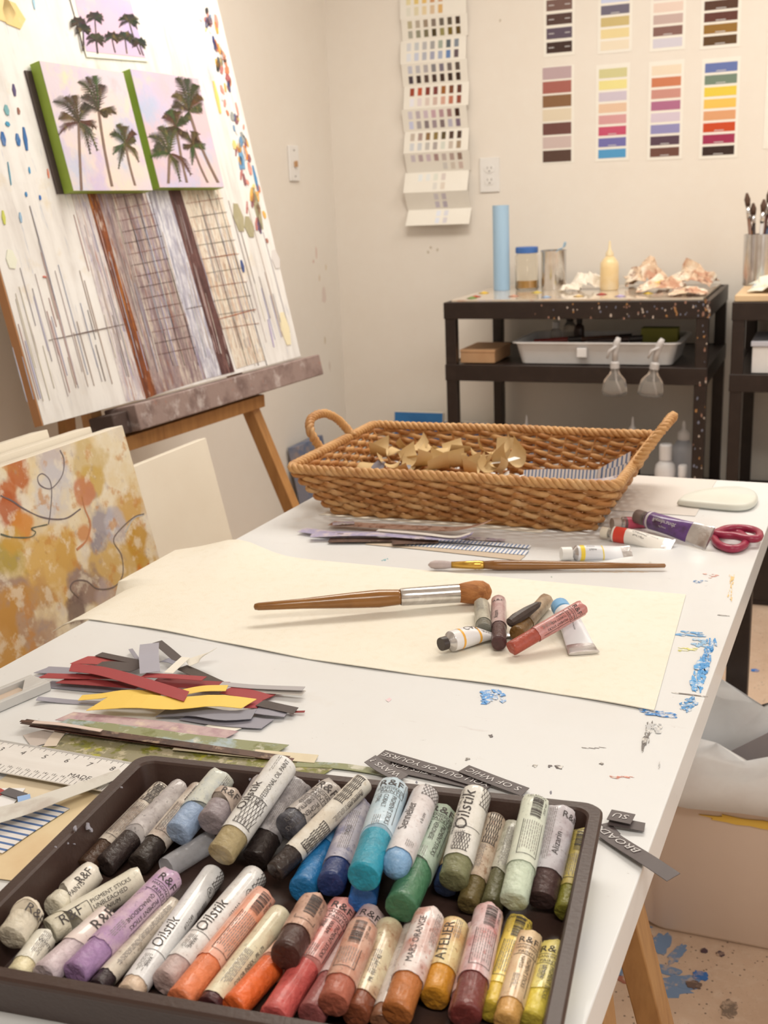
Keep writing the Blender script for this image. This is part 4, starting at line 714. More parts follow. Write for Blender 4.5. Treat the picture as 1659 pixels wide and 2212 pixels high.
# basket contents
TAN = mat('tan_paper', alb((214, 180, 124)), .7, layers=((alb((198, 160, 104)), 14, .4, .7, None, .5), (alb((232, 206, 160)), 8, .55, .75, None, .5)))
g = random.Random(21); wh = ['left end', 'middle', 'right end']
TANP = [(800, 995), (820, 975), (845, 1000), (860, 965), (885, 985), (905, 955), (920, 990), (940, 960), (950, 1005), (965, 975), (985, 1000), (1000, 960), (1010, 990), (1030, 1005), (1045, 980), (1060, 1000), (1085, 960), (1100, 1000), (925, 1010), (875, 1010), (1020, 1015), (980, 945), (900, 1000), (1065, 1012)]
for i, (x, y) in enumerate(TANP):
    zz = T+.040+.016*max(0, (1005-y)/50); c = P(x, y+6, zz); c.y = min(max(c.y, 1.55), 1.76); an = g.uniform(0, 6.28); R_ = g.uniform(.016, .028); sp = g.uniform(1.8, 3.8); w = g.uniform(.022, .036); dx, dy = math.cos(an), math.sin(an); tw = g.uniform(-.9, .9)
    rows = []
    for k in range(13):
        t = (k/12-.5)*sp; px_, pz = R_*math.sin(t), R_*(1-math.cos(t))*(1 if i % 3 else -.55)
        mid = c+V((dx*px_, dy*px_, pz)); ac = V((-dy, dx, tw*math.sin(t)))
        rows.append([mid+ac*(w*s) for s in (.5, 0, -.5)])
    zmin = min(p.z for r_ in rows for p in r_)
    if zmin < T+.012: rows = [[p+V((0, 0, T+.012-zmin)) for p in r_] for r_ in rows]
    MB().sheet(rows, .0006).build('paper_curl', TAN, smooth=True, auto=50, label='curled tan paper strip in the %s of the basket heap' % wh[0 if x < 880 else 1 if x < 1000 else 2], cat='paper strip', group='curled tan papers, %s of heap' % wh[0 if x < 880 else 1 if x < 1000 else 2])
def loose(name, label, pts, w, m, t=.0006, across=None, cat='paper strip', group='paper pieces in the basket', col=None, n=10):
    o = MB().sheet(ribbon_grid(catmull(pts, n), w, across=across), t).build(name, m, smooth=True, auto=40, label=label, cat=cat, group=group)
    if col: o.color = (*alb(col), 1)
    return o
STRP = mat('striped_paper', alb((238, 232, 222)), .6, layers=((alb((80, 116, 162)), 55, .62, .72, (1, 1, 1), .9, 'wave'),))
zb = T+.0085
def pz(x, y, d): q = P(x, y, zb+d+.012); return q
tl_ = MB()
loose('paper_tile', 'upright tan diamond scrap standing in the basket', [pz(1090, 1000, .01), pz(1090, 975, .028), pz(1092, 945, .05)], .03, TAN, group=None)
loose('card_piece', 'dark grey card lying at the back of the basket', [pz(1120, 1000, .0), pz(1150, 985, .012), pz(1172, 972, .022)], .045, OBJC, col=(104, 96, 98), cat='card')
loose('paper_strip', 'bright blue paper scrap in the basket', [pz(1135, 1003, .006), pz(1165, 998, .01)], .02, OBJC, col=(50, 130, 190))
loose('paper_strip', 'long blue and white striped strip curving along the basket', [pz(1130, 1028, .012), pz(1200, 1026, .014), pz(1280, 1028, .013), pz(1330, 1022, .014), pz(1358, 1010, .02)], .020, STRP, across=(0, .45, .9))
loose('paper_strip', 'short blue and white striped strip angled up at the right of the basket', [pz(1290, 1026, .016), pz(1325, 1006, .022), pz(1362, 986, .03)], .018, STRP, across=(0, .5, .86))
PHO = mat('photo_strip', alb((190, 174, 180)), .4, layers=((alb((232, 220, 206)), 60, .45, .6, None, .9), (alb((96, 84, 80)), 78, .55, .62, None, .9), (alb((150, 140, 176)), 42, .6, .7, None, .8)))
loose('photo_strip', 'glossy photo strip under the striped strips in the basket', [pz(1125, 1042, .003), pz(1200, 1046, .003), pz(1285, 1046, .006), pz(1340, 1036, .010)], .022, PHO, across=(0, .8, .6))
loose('paper_strip', 'white torn paper piece in front of the tan curls', [pz(1060, 1040, .004), pz(1085, 1028, .014), pz(1100, 1020, .02)], .022, OBJC, col=(244, 238, 226))
loose('paper_strip', 'white paper piece right of the tan curls', [pz(1085, 1042, .006), pz(1110, 1032, .012), pz(1130, 1028, .016)], .02, OBJC, col=(240, 234, 222))
loose('paper_strip', 'white curved slip lying over the tan curls', [pz(1062, 1000, .03), pz(1090, 996, .034), pz(1118, 988, .036)], .014, OBJC, col=(246, 240, 226))
loose('paper_strip', 'grey folded strip at the left of the heap', [pz(806, 1025, .012), pz(818, 1005, .024), pz(824, 996, .03)], .024, OBJC, col=(138, 132, 136))
loose('paper_strip', 'second grey folded strip in the left of the heap', [pz(864, 1026, .01), pz(872, 1014, .02), pz(876, 1004, .026)], .02, OBJC, col=(150, 146, 150))
loose('paper_strip', 'cream strip at the far left inside the basket', [pz(745, 1020, .02), pz(775, 1018, .022), pz(800, 1022, .018)], .02, OBJC, col=(236, 214, 176))
# ================================================================== paper scraps on the table
RED, GRY, YEL, BKS, CRM = (166, 62, 62), (160, 154, 158), (252, 208, 96), (88, 76, 70), (246, 236, 214)
def c8(L_): return [(x/2.37, 1350+y/2.37, z) for x, y, z in L_]
GS = 'cut paper scraps piled on the table'
for lb, col, L_, w, sk in (
 ('long grey strip at the bottom of the pile reaching the left', GRY, [(235,300,.0),(480,322,.001),(740,335,.001)], .028, .3),
 ('grey strip end poking out furthest left', GRY, [(130,278,.0),(215,268,.001)], .022, .2),
 ('short grey strip beside the slotted bar', GRY, [(190,375,.004),(260,382,.001),(360,392,.0),(510,400,.0)], .016, .2),
 ('grey strip upper left above the red strips', GRY, [(215,228,.002),(300,232,.002),(415,240,.003)], .03, .6),
 ('pinkish red strip highest at the left', (178, 76, 72), [(405,178,.004),(520,182,.005),(660,200,.005)], .036, .5),
 ('black strip angled at the top left of the pile', BKS, [(505,148,.006),(600,168,.007),(720,192,.007)], .019, 0),
 ('broad black strip over the pinkish red strip', BKS, [(485,208,.007),(560,205,.009),(710,222,.008)], .036, .5),
 ('black strip leaning away at the top right', BKS, [(805,85,.012),(860,130,.009),(915,178,.007)], .02, 0),
 ('dark brown strip running to the right under the cream strip', (82, 68, 58), [(930,215,.005),(1000,245,.006),(1120,300,.004)], .024, 0),
 ('thin grey slip pointing up beside the black strip', GRY, [(668,122,.004),(705,175,.006)], .008, 0),
 ('small curled grey strip behind the pile', (140, 136, 142), [(815,190,.008),(850,178,.014),(895,195,.01)], .018, 0),
 ('cream slip crossing the black strip', CRM, [(862,245,.012),(905,205,.012),(950,165,.012)], .018, 0),
 ('cream curled paper standing behind the pile', CRM, [(960,195,.008),(1030,165,.012),(1085,130,.022)], .03, 0),
 ('wide dark red strip under the pile', (150, 54, 54), [(780,292,.006),(950,300,.006),(1155,312,.005)], .034, .2),
 ('red strip stepping down at the left', RED, [(220,258,.007),(360,262,.008),(600,262,.009)], .021, .4),
 ('dark red strip below the stepped red strip', (150, 54, 54), [(315,283,.006),(500,295,.007),(720,312,.007)], .024, .4),
 ('thin red strip pointing right across the pile', RED, [(735,256,.012),(880,262,.013),(1045,274,.012)], .018, .2),
 ('long red strip lying diagonally on top of the pile', RED, [(360,215,.012),(520,235,.0135),(700,285,.0145),(955,365,.0135)], .033, -.6),
 ('upright pale grey strip standing over the pile', (176, 170, 174), [(765,95,.018),(762,150,.022),(768,242,.015)], .036, 0),
 ('red strip reaching the right below the dark strip', RED, [(1160,330,.005),(1260,350,.005),(1360,378,.004)], .034, .2),
 ('dark red corner at the right end of the pile', (150, 50, 48), [(1265,338,.0035),(1340,345,.003),(1415,352,.003)], .035, .3),
 ('thin yellow strip under the broad yellow one', YEL, [(410,372,.006),(520,362,.008),(640,345,.010),(830,350,.010)], .021, 0),
 ('short yellow strip angled at the right', YEL, [(930,345,.010),(1040,325,.011),(1162,322,.010)], .024, .1),
 ('broad yellow strip lying in front of the pile', YEL, [(505,398,.010),(700,388,.013),(900,400,.012),(1100,385,.012),(1275,402,.009)], (.056, .040), .4),
 ('small red piece at the right end of the yellow strip', (172, 70, 76), [(1268,405,.005),(1335,405,.005)], .028, .3),
 ('grey strip in front of the yellow strip', (150, 146, 150), [(830,445,.003),(1000,440,.006),(1150,462,.006),(1300,455,.005)], .036, .3),
 ('grey strip lowest in front', GRY, [(960,462,.0015),(1150,490,.002),(1370,505,.002)], .036, .3),
 ('short grey strip at the right', GRY, [(1300,430,.004),(1380,440,.005),(1470,450,.003)], .03, .2),
 ('black strip poking out at the lower right', (84, 72, 66), [(1330,398,.006),(1420,418,.006),(1515,438,.004)], .024, 0),
 ('pale grey strip poking out furthest right', (186, 178, 172), [(1130,300,.006),(1300,315,.006),(1555,325,.008)], .016, 0),
 ('second pale strip pointing right under the grey one', (200, 190, 176), [(1250,330,.004),(1400,338,.004),(1555,348,.005)], .02, 0),
 ('white scrap at the front corner', CRM, [(1080,505,.001),(1140,520,.001),(1205,540,.001)], .022, .3),
 ('thin dark red slip at the far right tip', (150, 50, 48), [(1480,444,.001),(1560,442,.002)], .006, 0)):
    w = tuple(q*.57 for q in w) if isinstance(w, tuple) else w*.57
    strip('paper_scrap', 'paper scrap: '+lb, c8(L_), w, OBJC, GS, 'paper scrap', skew=sk, col=col)
# painted strips behind the tray
PMV = mat('mauve_painted_paper', alb((206, 176, 168)), .6, layers=((alb((178, 140, 142)), 48, .45, .6, None, .8), (alb((232, 208, 178)), 36, .55, .68, None, .8)))
PGR = mat('green_painted_paper', alb((150, 150, 106)), .5, layers=((alb((176, 190, 190)), 27, .5, .6, None, .85), (alb((120, 122, 60)), 42, .55, .64, None, .85), (alb((228, 220, 196)), 54, .58, .68, None, .8)))
POL = mat('olive_painted_paper', alb((150, 140, 104)), .45, layers=((alb((122, 120, 36)), 58, .5, .58, None, .9), (alb((204, 188, 152)), 96, .54, .62, None, .8), (alb((176, 168, 40)), 42, .6, .66, None, .9), (alb((92, 88, 60)), 83, .6, .68, None, .7)), coat=.2, seed=4)
PDK = mat('dark_painted_paper', alb((96, 68, 52)), .5, layers=((alb((60, 40, 34)), 66, .45, .6, None, .8), (alb((180, 150, 120)), 78, .58, .68, None, .7)))
GP = 'painted paper strips behind the stick tray'
strip('painted_strip', 'broad strip painted in speckled olive green behind the tray', c8([(280,590,.0006),(700,655,.0006),(1150,700,.0006),(1640,775,.0006)]), 0.0372, POL, GP, skew=.3, n=14)
strip('painted_strip', 'pale blank end strip beside the olive painted strip', c8([(255,620,.0014),(280,580,.0018),(320,532,.002)]), 0.0120, cmat((222, 202, 176), .6), GP)
strip('painted_strip', 'grey white paper tucked under the ruler', c8([(140,595,.0002),(210,575,.0004),(280,565,.0002)]), 0.0300, cmat((206, 190, 174), .6), GP)
strip('painted_strip', 'strip painted in mauve and peach, furthest back', c8([(330,465,.004),(560,488,.005),(850,520,.004),(1180,565,.002)]), 0.0192, PMV, GP, skew=.4, n=14)
strip('painted_strip', 'strip painted in sage green and pale blue', c8([(300,502,.007),(600,535,.007),(1000,590,.005),(1440,638,.002)]), 0.0204, PGR, GP, skew=.4, n=14)
strip('painted_strip', 'dark brown painted strip on the edge of the stack', c8([(120,492,.006),(500,548,.008),(1000,618,.006),(1480,685,.002)]), 0.0096, PDK, GP, n=14)
strip('painted_strip', 'thin maroon strip on the edge of the stack', c8([(160,510,.004),(500,562,.005),(1000,628,.004),(1500,692,.002)]), 0.0072, cmat((110, 70, 60), .5), GP, n=14)
strip('painted_strip', 'cream painted strip pointing right toward the long oil stick', c8([(900,618,.0035),(1250,652,.003),(1620,685,.0014)]), 0.0144, cmat((234, 216, 178), .6, var=.3), GP, n=12)
strip('painted_strip', 'thin dark frayed strip sticking out at the left', c8([(105,490,.009),(250,500,.0095),(420,520,.0095)]), 0.0036, PDK, GP)
strip('painted_strip', 'pale frayed strip sticking out beside the dark one', c8([(170,495,.0105),(320,508,.011),(520,540,.0105)]), 0.0048, cmat((224, 200, 180), .6), GP)
strip('painted_strip', 'speckled painted strip lying against the back rim of the tray', [(640,1650,.001),(740,1655,.001),(850,1672,.001)], 0.0096, PGR, GP)
# photo strips by the basket
def c5(L_): return [(640+x/3.19, 1100+y/3.19, z) for x, y, z in L_]
GF = 'cut photo strips in front of the basket'
PH2 = mat('lilac_photo', alb((176, 166, 190)), .35, layers=((alb((222, 206, 200)), 36, .45, .6, None, .9), (alb((110, 96, 100)), 72, .58, .66, None, .8)))
PH3 = mat('pink_photo', alb((206, 168, 146)), .35, layers=((alb((150, 100, 76)), 60, .5, .6, None, .85), (alb((84, 70, 62)), 90, .6, .67, None, .8)))
for lb, m, L_, w in (('tan paper strip lowest, under the striped strips', cmat((206, 184, 156), .6), [(500,225,.0002),(900,262,.0002),(1560,335,.0002)], .03),
 ('blue and white striped strip in front', STRP, [(760,232,.001),(1150,262,.001),(1590,300,.001)], .026), ('blue and white striped strip behind the other', STRP, [(800,200,.002),(1200,225,.002),(1610,258,.0018)], .018),
 ('grey patterned strip reaching right behind the stripes', PHO, [(900,180,.003),(1200,198,.003),(1440,212,.002)], .014), ('dark photo strip in front of the stack', PDK, [(225,212,.003),(500,210,.003),(800,205,.003)], .026), ('second dark photo strip in the middle', PDK, [(660,228,.0042),(850,222,.004),(980,218,.004)], .026),
 ('lilac photo strip spread to the left', PH2, [(35,140,.004),(250,165,.004),(560,170,.005)], .03), ('long lilac and white photo strip on top', PH2, [(100,180,.0065),(500,170,.008),(900,195,.008),(1130,195,.009),(1215,165,.016)], .022),
 ('white edged photo strip curling up at the right', cmat((228, 216, 200), .5), [(560,142,.010),(850,165,.011),(1080,190,.011),(1200,165,.018)], .012), ('pink brown photo strip at the back with curled end', PH3, [(240,95,.006),(600,115,.008),(1050,135,.010),(1200,120,.018),(1330,82,.03)], .03), ('small dark patterned strip end at the back left', PHO, [(250,98,.010),(400,90,.010)], .018)):
    strip('photo_strip', 'photo strip: '+lb, c5(L_), w*.75, m, GF, 'photo strip', n=14)
# lettered black strips
LBK = mat('charcoal_paper', alb((92, 80, 76)), .45, layers=((alb((72, 62, 60)), 14, .4, .7, None, .5), (alb((120, 112, 116)), 10, .6, .75, None, .4)))
def c7(L_): return [(780+x/2.37, 1590+y/2.37, z) for x, y, z in L_]
def lettered(label, L_, w, txt, size, off=.004):
    o, c = strip('lettered_strip', label, c7(L_), w, LBK, 'black paper strips with pale lettering', n=12)
    if not txt: return
    c = c[::-1]; acc = [0]
    for a, b in zip(c, c[1:]): acc.append(acc[-1]+(b-a).length)
    def fn(x, y):
        d = x+off; k = 0
        while k < len(acc)-2 and acc[k+1] < d: k += 1
        a, b = c[k], c[k+1]; t = (b-a).normalized(); n_ = V((0, 0, 1)).cross(t).normalized(); nn = t.cross(n_)
        if nn.z < 0: nn = -nn
        return a+t*(d-acc[k])+n_*(y-size*.36)+nn*.0004
    nat = text_tris(txt, .15)[2]*size*1.15; mb = MB(); text_on(mb, txt, fn, size, min(nat, acc[-1]-off-.002), shear=.15); p = mb.build('lettering', PRINTW, o, fix=False)
GL = 'charcoal strip '
lettered(GL+'lettered OUT OF YOURSE behind the tray', [(100,88,.004),(360,165,.003),(660,255,.002)], 0.0144, 'YOU OUT OF YOURSE', 0.0092, .0)
lettered(GL+'with large worn letters below the YOURSE strip', [(140,145,.0015),(330,185,.0015),(560,235,.001)], 0.0187, 'LITTLE TIES FOR', 0.0096, .006)
lettered(GL+'lettered AYS pointing toward the stack of painted strips', [(45,115,.010),(110,160,.006),(215,215,.003)], 0.0151, 'WAYS ?', 0.0092, .004)
lettered(GL+'lettered OF WHIC furthest right behind the tray', [(525,165,.004),(660,218,.004),(840,285,.002)], 0.0144, 'S OF WHIC', 0.0092, .004)
lettered(GL+'lettered BROAD hanging over the table edge', [(1230,480,.003),(1330,548,.003),(1470,635,.004),(1600,722,.002)], 0.0144, '', 0.0089)
lettered(GL+'lettered SU beside the right rim of the tray', [(1270,400,.006),(1330,412,.006),(1392,425,.006)], 0.0151, 'SU', 0.0092, .003)
lettered(GL+'plain, reaching the table edge under the SU strip', [(1270,432,.003),(1360,448,.003),(1452,466,.002)], 0.0122, '', 0.0074)
lettered(GL+'short piece tucked under the right rim', [(1255,480,.001),(1300,470,.001)], 0.0173, '', 0.0074)
o = [x for x in bpy.data.objects if x.get('label') == GL+'lettered BROAD hanging over the table edge'][0]
c = catmull([P(x, y, T+.001+z) for x, y, z in c7([(1230,480,.003),(1330,548,.003),(1470,635,.004),(1600,722,.002)])], 12)[::-1]; t = (c[-1]-c[0]).normalized(); n_ = V((0, 0, 1)).cross(t).normalized(); mb = MB()
text_on(mb, 'BROADER', lambda x, y: c[0]+t*(x+.034)+n_*(y-.0033)+V((0, 0, .0026)), .0094, shear=.15, stretch=1.25)
# keep the letters on the gently bent strip
for i, v in enumerate(mb.v):
    p = V(v); k = min(range(12), key=lambda j: (V((c[j].x, c[j].y, 0)).lerp(V((c[j+1].x, c[j+1].y, 0)), .5)-V((p.x, p.y, 0))).length); mb.v[i] = (p.x, p.y, max(c[k].z, c[k+1].z)+.0005)
mb.build('lettering', PRINTW, o, fix=False)
# ================================================================== left hand things: ruler, bar, papers
RUL = mat('satin_aluminium', alb((240, 232, 218)), .38, .0, layers=((alb((214, 202, 186)), 12, .4, .8, (1, 6, 1), .4),))
zr = T+.0068; x8 = P(253, 1662, zr).x; x3 = P(26, 1611, zr).x; pin = (x8-x3)/5.
yt, yb = .728, .678
r = empty('steel_ruler', (-.66, (yt+yb)/2, T+.005), 'wide metal ruler with inch and centimetre marks lying left of the tray', 'ruler')
MB().box((-.80, yb, T+.0055), (-.515, yt, T+.0068)).build('blade', RUL, r, bevel=.0004)
mb = MB(); FR = Plane((0, 0, T+.0068), (1, 0, 0), (0, 1, 0))
tk = lambda x, y0, y1, w=.00018: mb.prism([(x-w, y0), (x+w, y0), (x+w, y1), (x-w, y1)], FR, .0001, .0002)
for k in range(-2*16, 9*16):
    x = x3+(k/16-3)*pin
    if -.798 < x < -.517: tk(x, yt-(.011 if k % 16 == 0 else .008 if k % 8 == 0 else .006 if k % 4 == 0 else .004), yt-.0008)
for k in range(0, 210):
    x = x3-3*pin+k*pin/25.4+.006
    if -.798 < x < -.517 and k % 5 == 0: tk(x, yb+.0008, yb+(.010 if k % 10 == 0 else .006), .00015)
mb.build('tick_marks', PRINT, r)
mb = MB()
for k in range(0, 9):
    x = x3+(k-3)*pin
    if x > -.79: text_on(mb, str(k), lambda a, b: V((x-.007+a, yt-.0185+b, T+.0069)), .0095)
for k in range(4, 20):
    x = x3-3*pin+k*pin/2.54+.006
    if -.79 < x < -.525: text_on(mb, str(k), lambda a, b: V((x-.006+a, yb+.0085+b, T+.0069)), .0045)
text_on(mb, 'MADE IN CHINA', lambda a, b: V((P(150, 1672, zr).x+a, P(150, 1672, zr).y-.004+b, T+.0069)), .0085)
mb.build('lettering', PRINT, r, fix=False)
A_, B_ = P(-90, 1560, T), P(90, 1484, T); d = (B_-A_).normalized(); BP = Plane(A_+V((0, 0, .0005)), d, V((0, 0, 1)).cross(d)); Lb = (B_-A_).length; hw = .017
GRB = mat('grey_bar_metal', alb((206, 200, 188)), .4, .0, layers=((alb((186, 178, 166)), 20, .4, .8, (4, 1, 1), .5),))
r = empty('slotted_bar', A_, 'light grey metal bar with a long slot at the left edge of the table', 'bar')
for s in (-1, 1): MB().prism([(0, s*hw), (Lb, s*hw), (Lb, s*(hw-.006)), (0, s*(hw-.006))][::s], BP, 0, .010).build('rail', GRB, r, bevel=.001)
MB().prism([(Lb-.03, -hw+.006), (Lb, -hw+.006), (Lb, hw-.006), (Lb-.012, hw-.006)], BP, 0, .010).build('end_block', GRB, r, bevel=.001)
MB().prism([(0, -hw+.006), (Lb-.02, -hw+.006), (Lb-.02, hw-.006), (0, hw-.006)], BP, 0, .004).build('slot_floor', cmat((214, 190, 164), .5), r)
GQ = 'papers left of the stick tray'
strip('paper_strip', 'translucent white curled strip crossing the ruler to the tray', [(-30, 1768, .010), (60, 1742, .011), (130, 1716, .011), (200, 1692, .010), (262, 1668, .012)], (.026, .014), mat('vellum', alb((240, 232, 214)), .45, layers=((alb((206, 190, 172)), 18, .5, .62, (1, 1, 1), .7),), trans=.15), GQ, n=16)
STR2 = mat('striped_paper_wide', alb((240, 232, 220)), .6, layers=((alb((64, 106, 160)), 42, .70, .80, (1, 1, 1), .95, 'waveY'),))
strip('paper_strip', 'blue and white striped paper left of the tray', [(-30, 1832, .0022), (40, 1785, .0022), (118, 1736, .0022)], .034, STR2, GQ)
strip('paper_strip', 'dark brown paper under the striped paper', [(-30, 1790, .001), (20, 1765, .001), (60, 1748, .001)], .026, cmat((112, 66, 44), .5), GQ)
strip('paper_strip', 'cream painted paper between the striped paper and the tray', [(-20, 1895, .0008), (60, 1820, .0008), (160, 1752, .0008), (215, 1722, .0008)], .05, mat('cream_painted', alb((240, 214, 166)), .6, layers=((alb((226, 190, 140)), 12, .45, .7, None, .7), (alb((170, 150, 90)), 26, .64, .72, None, .6), (alb((200, 206, 200)), 9, .62, .74, None, .6))), GQ)
strip('paper_strip', 'beige blank paper beneath the ruler', [(-20, 1700, .0002), (90, 1718, .0002), (200, 1735, .0002)], .05, cmat((236, 216, 180), .6), GQ)
for lb, c, L_, w in (('white', (246, 240, 230), [(-10, 1722, .0022), (40, 1722, .0022)], .03), ('brick red', (176, 70, 66), [(-14, 1717, .0032), (8, 1706, .0032)], .01), ('charcoal', (104, 98, 96), [(10, 1707, .004), (50, 1720, .004)], .010), ('sky blue', (160, 190, 226), [(38, 1728, .0048), (66, 1722, .0048)], .012)):
    strip('collage_scrap', 'small %s collage scrap at the left edge below the ruler' % lb, L_, w, OBJC, 'collage scraps below the ruler', 'paper scrap', n=4, col=c)
# ================================================================== brushes, tubes, scissors, slab
def along(A_, B_, t): return A_+(B_-A_)*t
BHW = mat('brush_handle', alb((150, 98, 42)), .25, layers=((alb((110, 66, 30)), 18, .42, .7, (.3, 2, 2), .7),), coat=.5)
a, b = P(548, 1311, T+.022), P(1062, 1277, T+.0165)
r = empty('paint_brush', b, 'large round brush with soft brown bristles lying on the canvas cloth', 'brush')
MB().tube([along(a, b, t) for t in (0, .004, .02, .2, .4, .52, .60, .612)], [.001, .0036, .0046, .0062, .0094, .0108, .0094, .009], 18).build('handle', BHW, r, smooth=True)
MB().tube([along(a, b, t) for t in (.611, .615, .70, .86)], [.0098, .0104, .0108, .0112], 20, caps=False).build('ferrule', METAL, r, smooth=True)
HAIR = mat('sable_hair', alb((190, 124, 66)), .7, layers=((alb((140, 80, 36)), 60, .4, .65, (.2, 3, 3), .8), (alb((220, 170, 110)), 70, .55, .7, (.2, 3, 3), .6)), bump=.6, bscale=200, bstretch=(.2, 3, 3))
MB().tube([along(a, b, t) for t in (.855, .89, .93, .965, .99, 1.0)], [.0108, .0128, .0142, .0132, .0085, .002], 22).build('bristles', HAIR, r, smooth=True)
a, b = P(1438, 1222, T+.0062), P(925, 1220, T+.0078)
r = empty('paint_brush', b, 'slim brush with brass ferrule and pale bristles lying behind the large brush', 'brush')
MB().tube([along(a, b, t) for t in (0, .004, .3, .55, .70, .762)], [.0012, .0028, .0044, .0062, .0066, .0052], 16).build('handle', BHW, r, smooth=True)
MB().tube([along(a, b, t) for t in (.762, .775, .78, .79, .795, .805, .82, .90)], [.0056, .0056, .0062, .0056, .0062, .0056, .0054, .0044], 16).build('ferrule', mat('brass', alb((226, 178, 84)), .25, .9, layers=((alb((200, 150, 60)), 20, .4, .8, None, .4),)), r, smooth=True)
MB().tube([along(a, b, t) for t in (.898, .93, .97, .99, 1.0)], [.0042, .0056, .006, .004, .001], 14).build('bristles', cmat((206, 186, 176), .8, var=.5), r, smooth=True)
FOIL = mat('tube_foil', alb((214, 206, 196)), .3, .8, layers=((alb((170, 160, 150)), 26, .45, .7, None, .6),), bump=.5, bscale=90)
def paint_tube(label, A_, B_, rr, capc, bodyc, bands=(), text=(), crimp=.86, capl=.12, capr=.72, body=None, fl=.14, roll=0., drop=.75):
    # A_ cap end, B_ crimped end
    d = B_-A_; L_ = d.length; z_ = d.normalized(); n_ = (V((0, 0, 1))-z_*z_.z).normalized(); n_ = Matrix.Rotation(roll, 3, z_) @ n_; y_ = z_.cross(n_)
    M = Matrix((n_, y_, z_)).transposed().to_4x4(); M.translation = A_; r = empty('paint_tube', M, label, 'paint tube', 'paint tubes on the table')
    ft = lambda t: (lambda u: u*u*(3-2*u))(min(1, max(0, (t-.38)/.5)))
    L = lambda th, t, k=1.: M @ V((k*rr*math.cos(th)*(1-(1-fl)*ft(t))-(rr*drop*math.cos(roll))*ft(t)*t, k*rr*math.sin(th)*(1+.22*ft(t)), t*L_))
    ring = lambda t, k=1.: [L(2*math.pi*j/24, t, k) for j in range(24)]
    MB().lathe([(rr*capr*.96, 0), (rr*capr, L_*.01), (rr*capr, L_*capl), (.001, L_*capl)], M, 18).build('cap', cmat(capc, .4), r, smooth=True, auto=40)
    s0 = capl+.005
    MB().loft([ring(s0, .42), ring(s0+.02, .5), ring(s0+.06, .96), ring(s0+.07, 1.0)]).build('shoulder', FOIL, r, smooth=True, auto=50)
    bo = MB().loft([ring(s0+.0705+(crimp-s0-.07)*k/10) for k in range(11)], caps=True).build('body', body or cmat(bodyc, .3), r, smooth=True, auto=60)
    MB().loft([ring(crimp+.001, 1.01), ring(crimp+.04, 1.03), ring(.96, 1.05), ring(.962, 1.1), ring(1., 1.1)]).build('crimp', FOIL, r, smooth=True, auto=40)
    for t0, t1, c in bands: MB().loft([ring(t0, 1.012), ring((t0+t1)/2, 1.012), ring(t1, 1.012)], caps=False).build('colour_band', cmat(c, .3), r, smooth=True)
    mb = MB()
    for s, t0, th, size, dr, pale in text:
        text_on(mb, s, lambda x, y: L(math.radians(th)+dr*y/rr, t0+dr*x/L_, 1.02), size)
    if mb.v: mb.build('lettering', PRINTW if any(t[5] for t in text) else PRINT, bo, fix=False)
paint_tube('white paint tube with black cap and orange ring left of the loose oil sticks', P(952, 1392, T+.0145), P(1048, 1352, T+.0145)+V((.02, .012, -.002)), .0112, (60, 48, 42), (240, 232, 222), ((.26, .29, (244, 178, 70)), (.5, .53, (244, 178, 70))), (('CAS', .33, -10, .010, 1, 0), ('AND', .56, 25, .006, 1, 0)), capr=.66, capl=.08)
paint_tube('white paint tube with pale blue cap under the red oil stick', P(1209, 1309, T+.0165), P(1262, 1393, T+.0135), .0125, (130, 184, 220), (240, 236, 230), (), (('6', .45, 10, .008, 1, 0), ('titan white', .55, 0, .003, 1, 0)), crimp=.84, capl=.16, capr=.85)
paint_tube('white paint tube with a broad red band lying in front of the purple tube', P(1300, 1149, T+.0108), P(1452, 1176, T+.006), .0112, (240, 226, 200), (240, 230, 212), ((.20, .36, (222, 70, 52)),), (('Cadmium', .45, -20, .005, 1, 0), ('Red Light', .47, 10, .004, 1, 0), ('OIL COLOUR', .62, -35, .0028, 1, 0)), capl=.10, roll=.5, drop=.5)
PUR = mat('purple_tube', alb((104, 66, 124)), .3, layers=((alb((70, 50, 56)), 12, .48, .56, None, .9), (alb((150, 110, 170)), 20, .6, .7, None, .6)), bump=.4, bscale=60, coat=.3)
paint_tube('crumpled purple paint tube with grey cap and silver foot', P(1376, 1115, T+.0185), P(1532, 1162, T+.0165), .0128, (136, 118, 108), (100, 60, 120), ((.20, .23, (215, 205, 200)),), (('Rembrandt', .30, -15, .0085, 1, 1), ('oil paint', .4, 25, .004, 1, 1)), crimp=.74, body=PUR, capl=.11, capr=.8, roll=1.0, drop=.3)
paint_tube('white paint tube with a narrow yellow band near the slim brush', P(1212, 1196, T+.0105), P(1366, 1192, T+.005), .0105, (244, 238, 224), (232, 228, 222), ((.25, .31, (250, 214, 70)), (.56, .58, (240, 210, 90))), (('Lemon', .34, -25, .004, 1, 0), ('Yellow', .36, 5, .004, 1, 0)), capl=.14, capr=.85, roll=.6, drop=.4)
paint_tube('small pink paint tube half hidden behind the red banded tube', P(1322, 1131, T+.0095), P(1420, 1128, T+.004), .0092, (196, 178, 160), (214, 90, 110), ((.24, .30, (120, 90, 84)),), (), capl=.16, capr=.9)
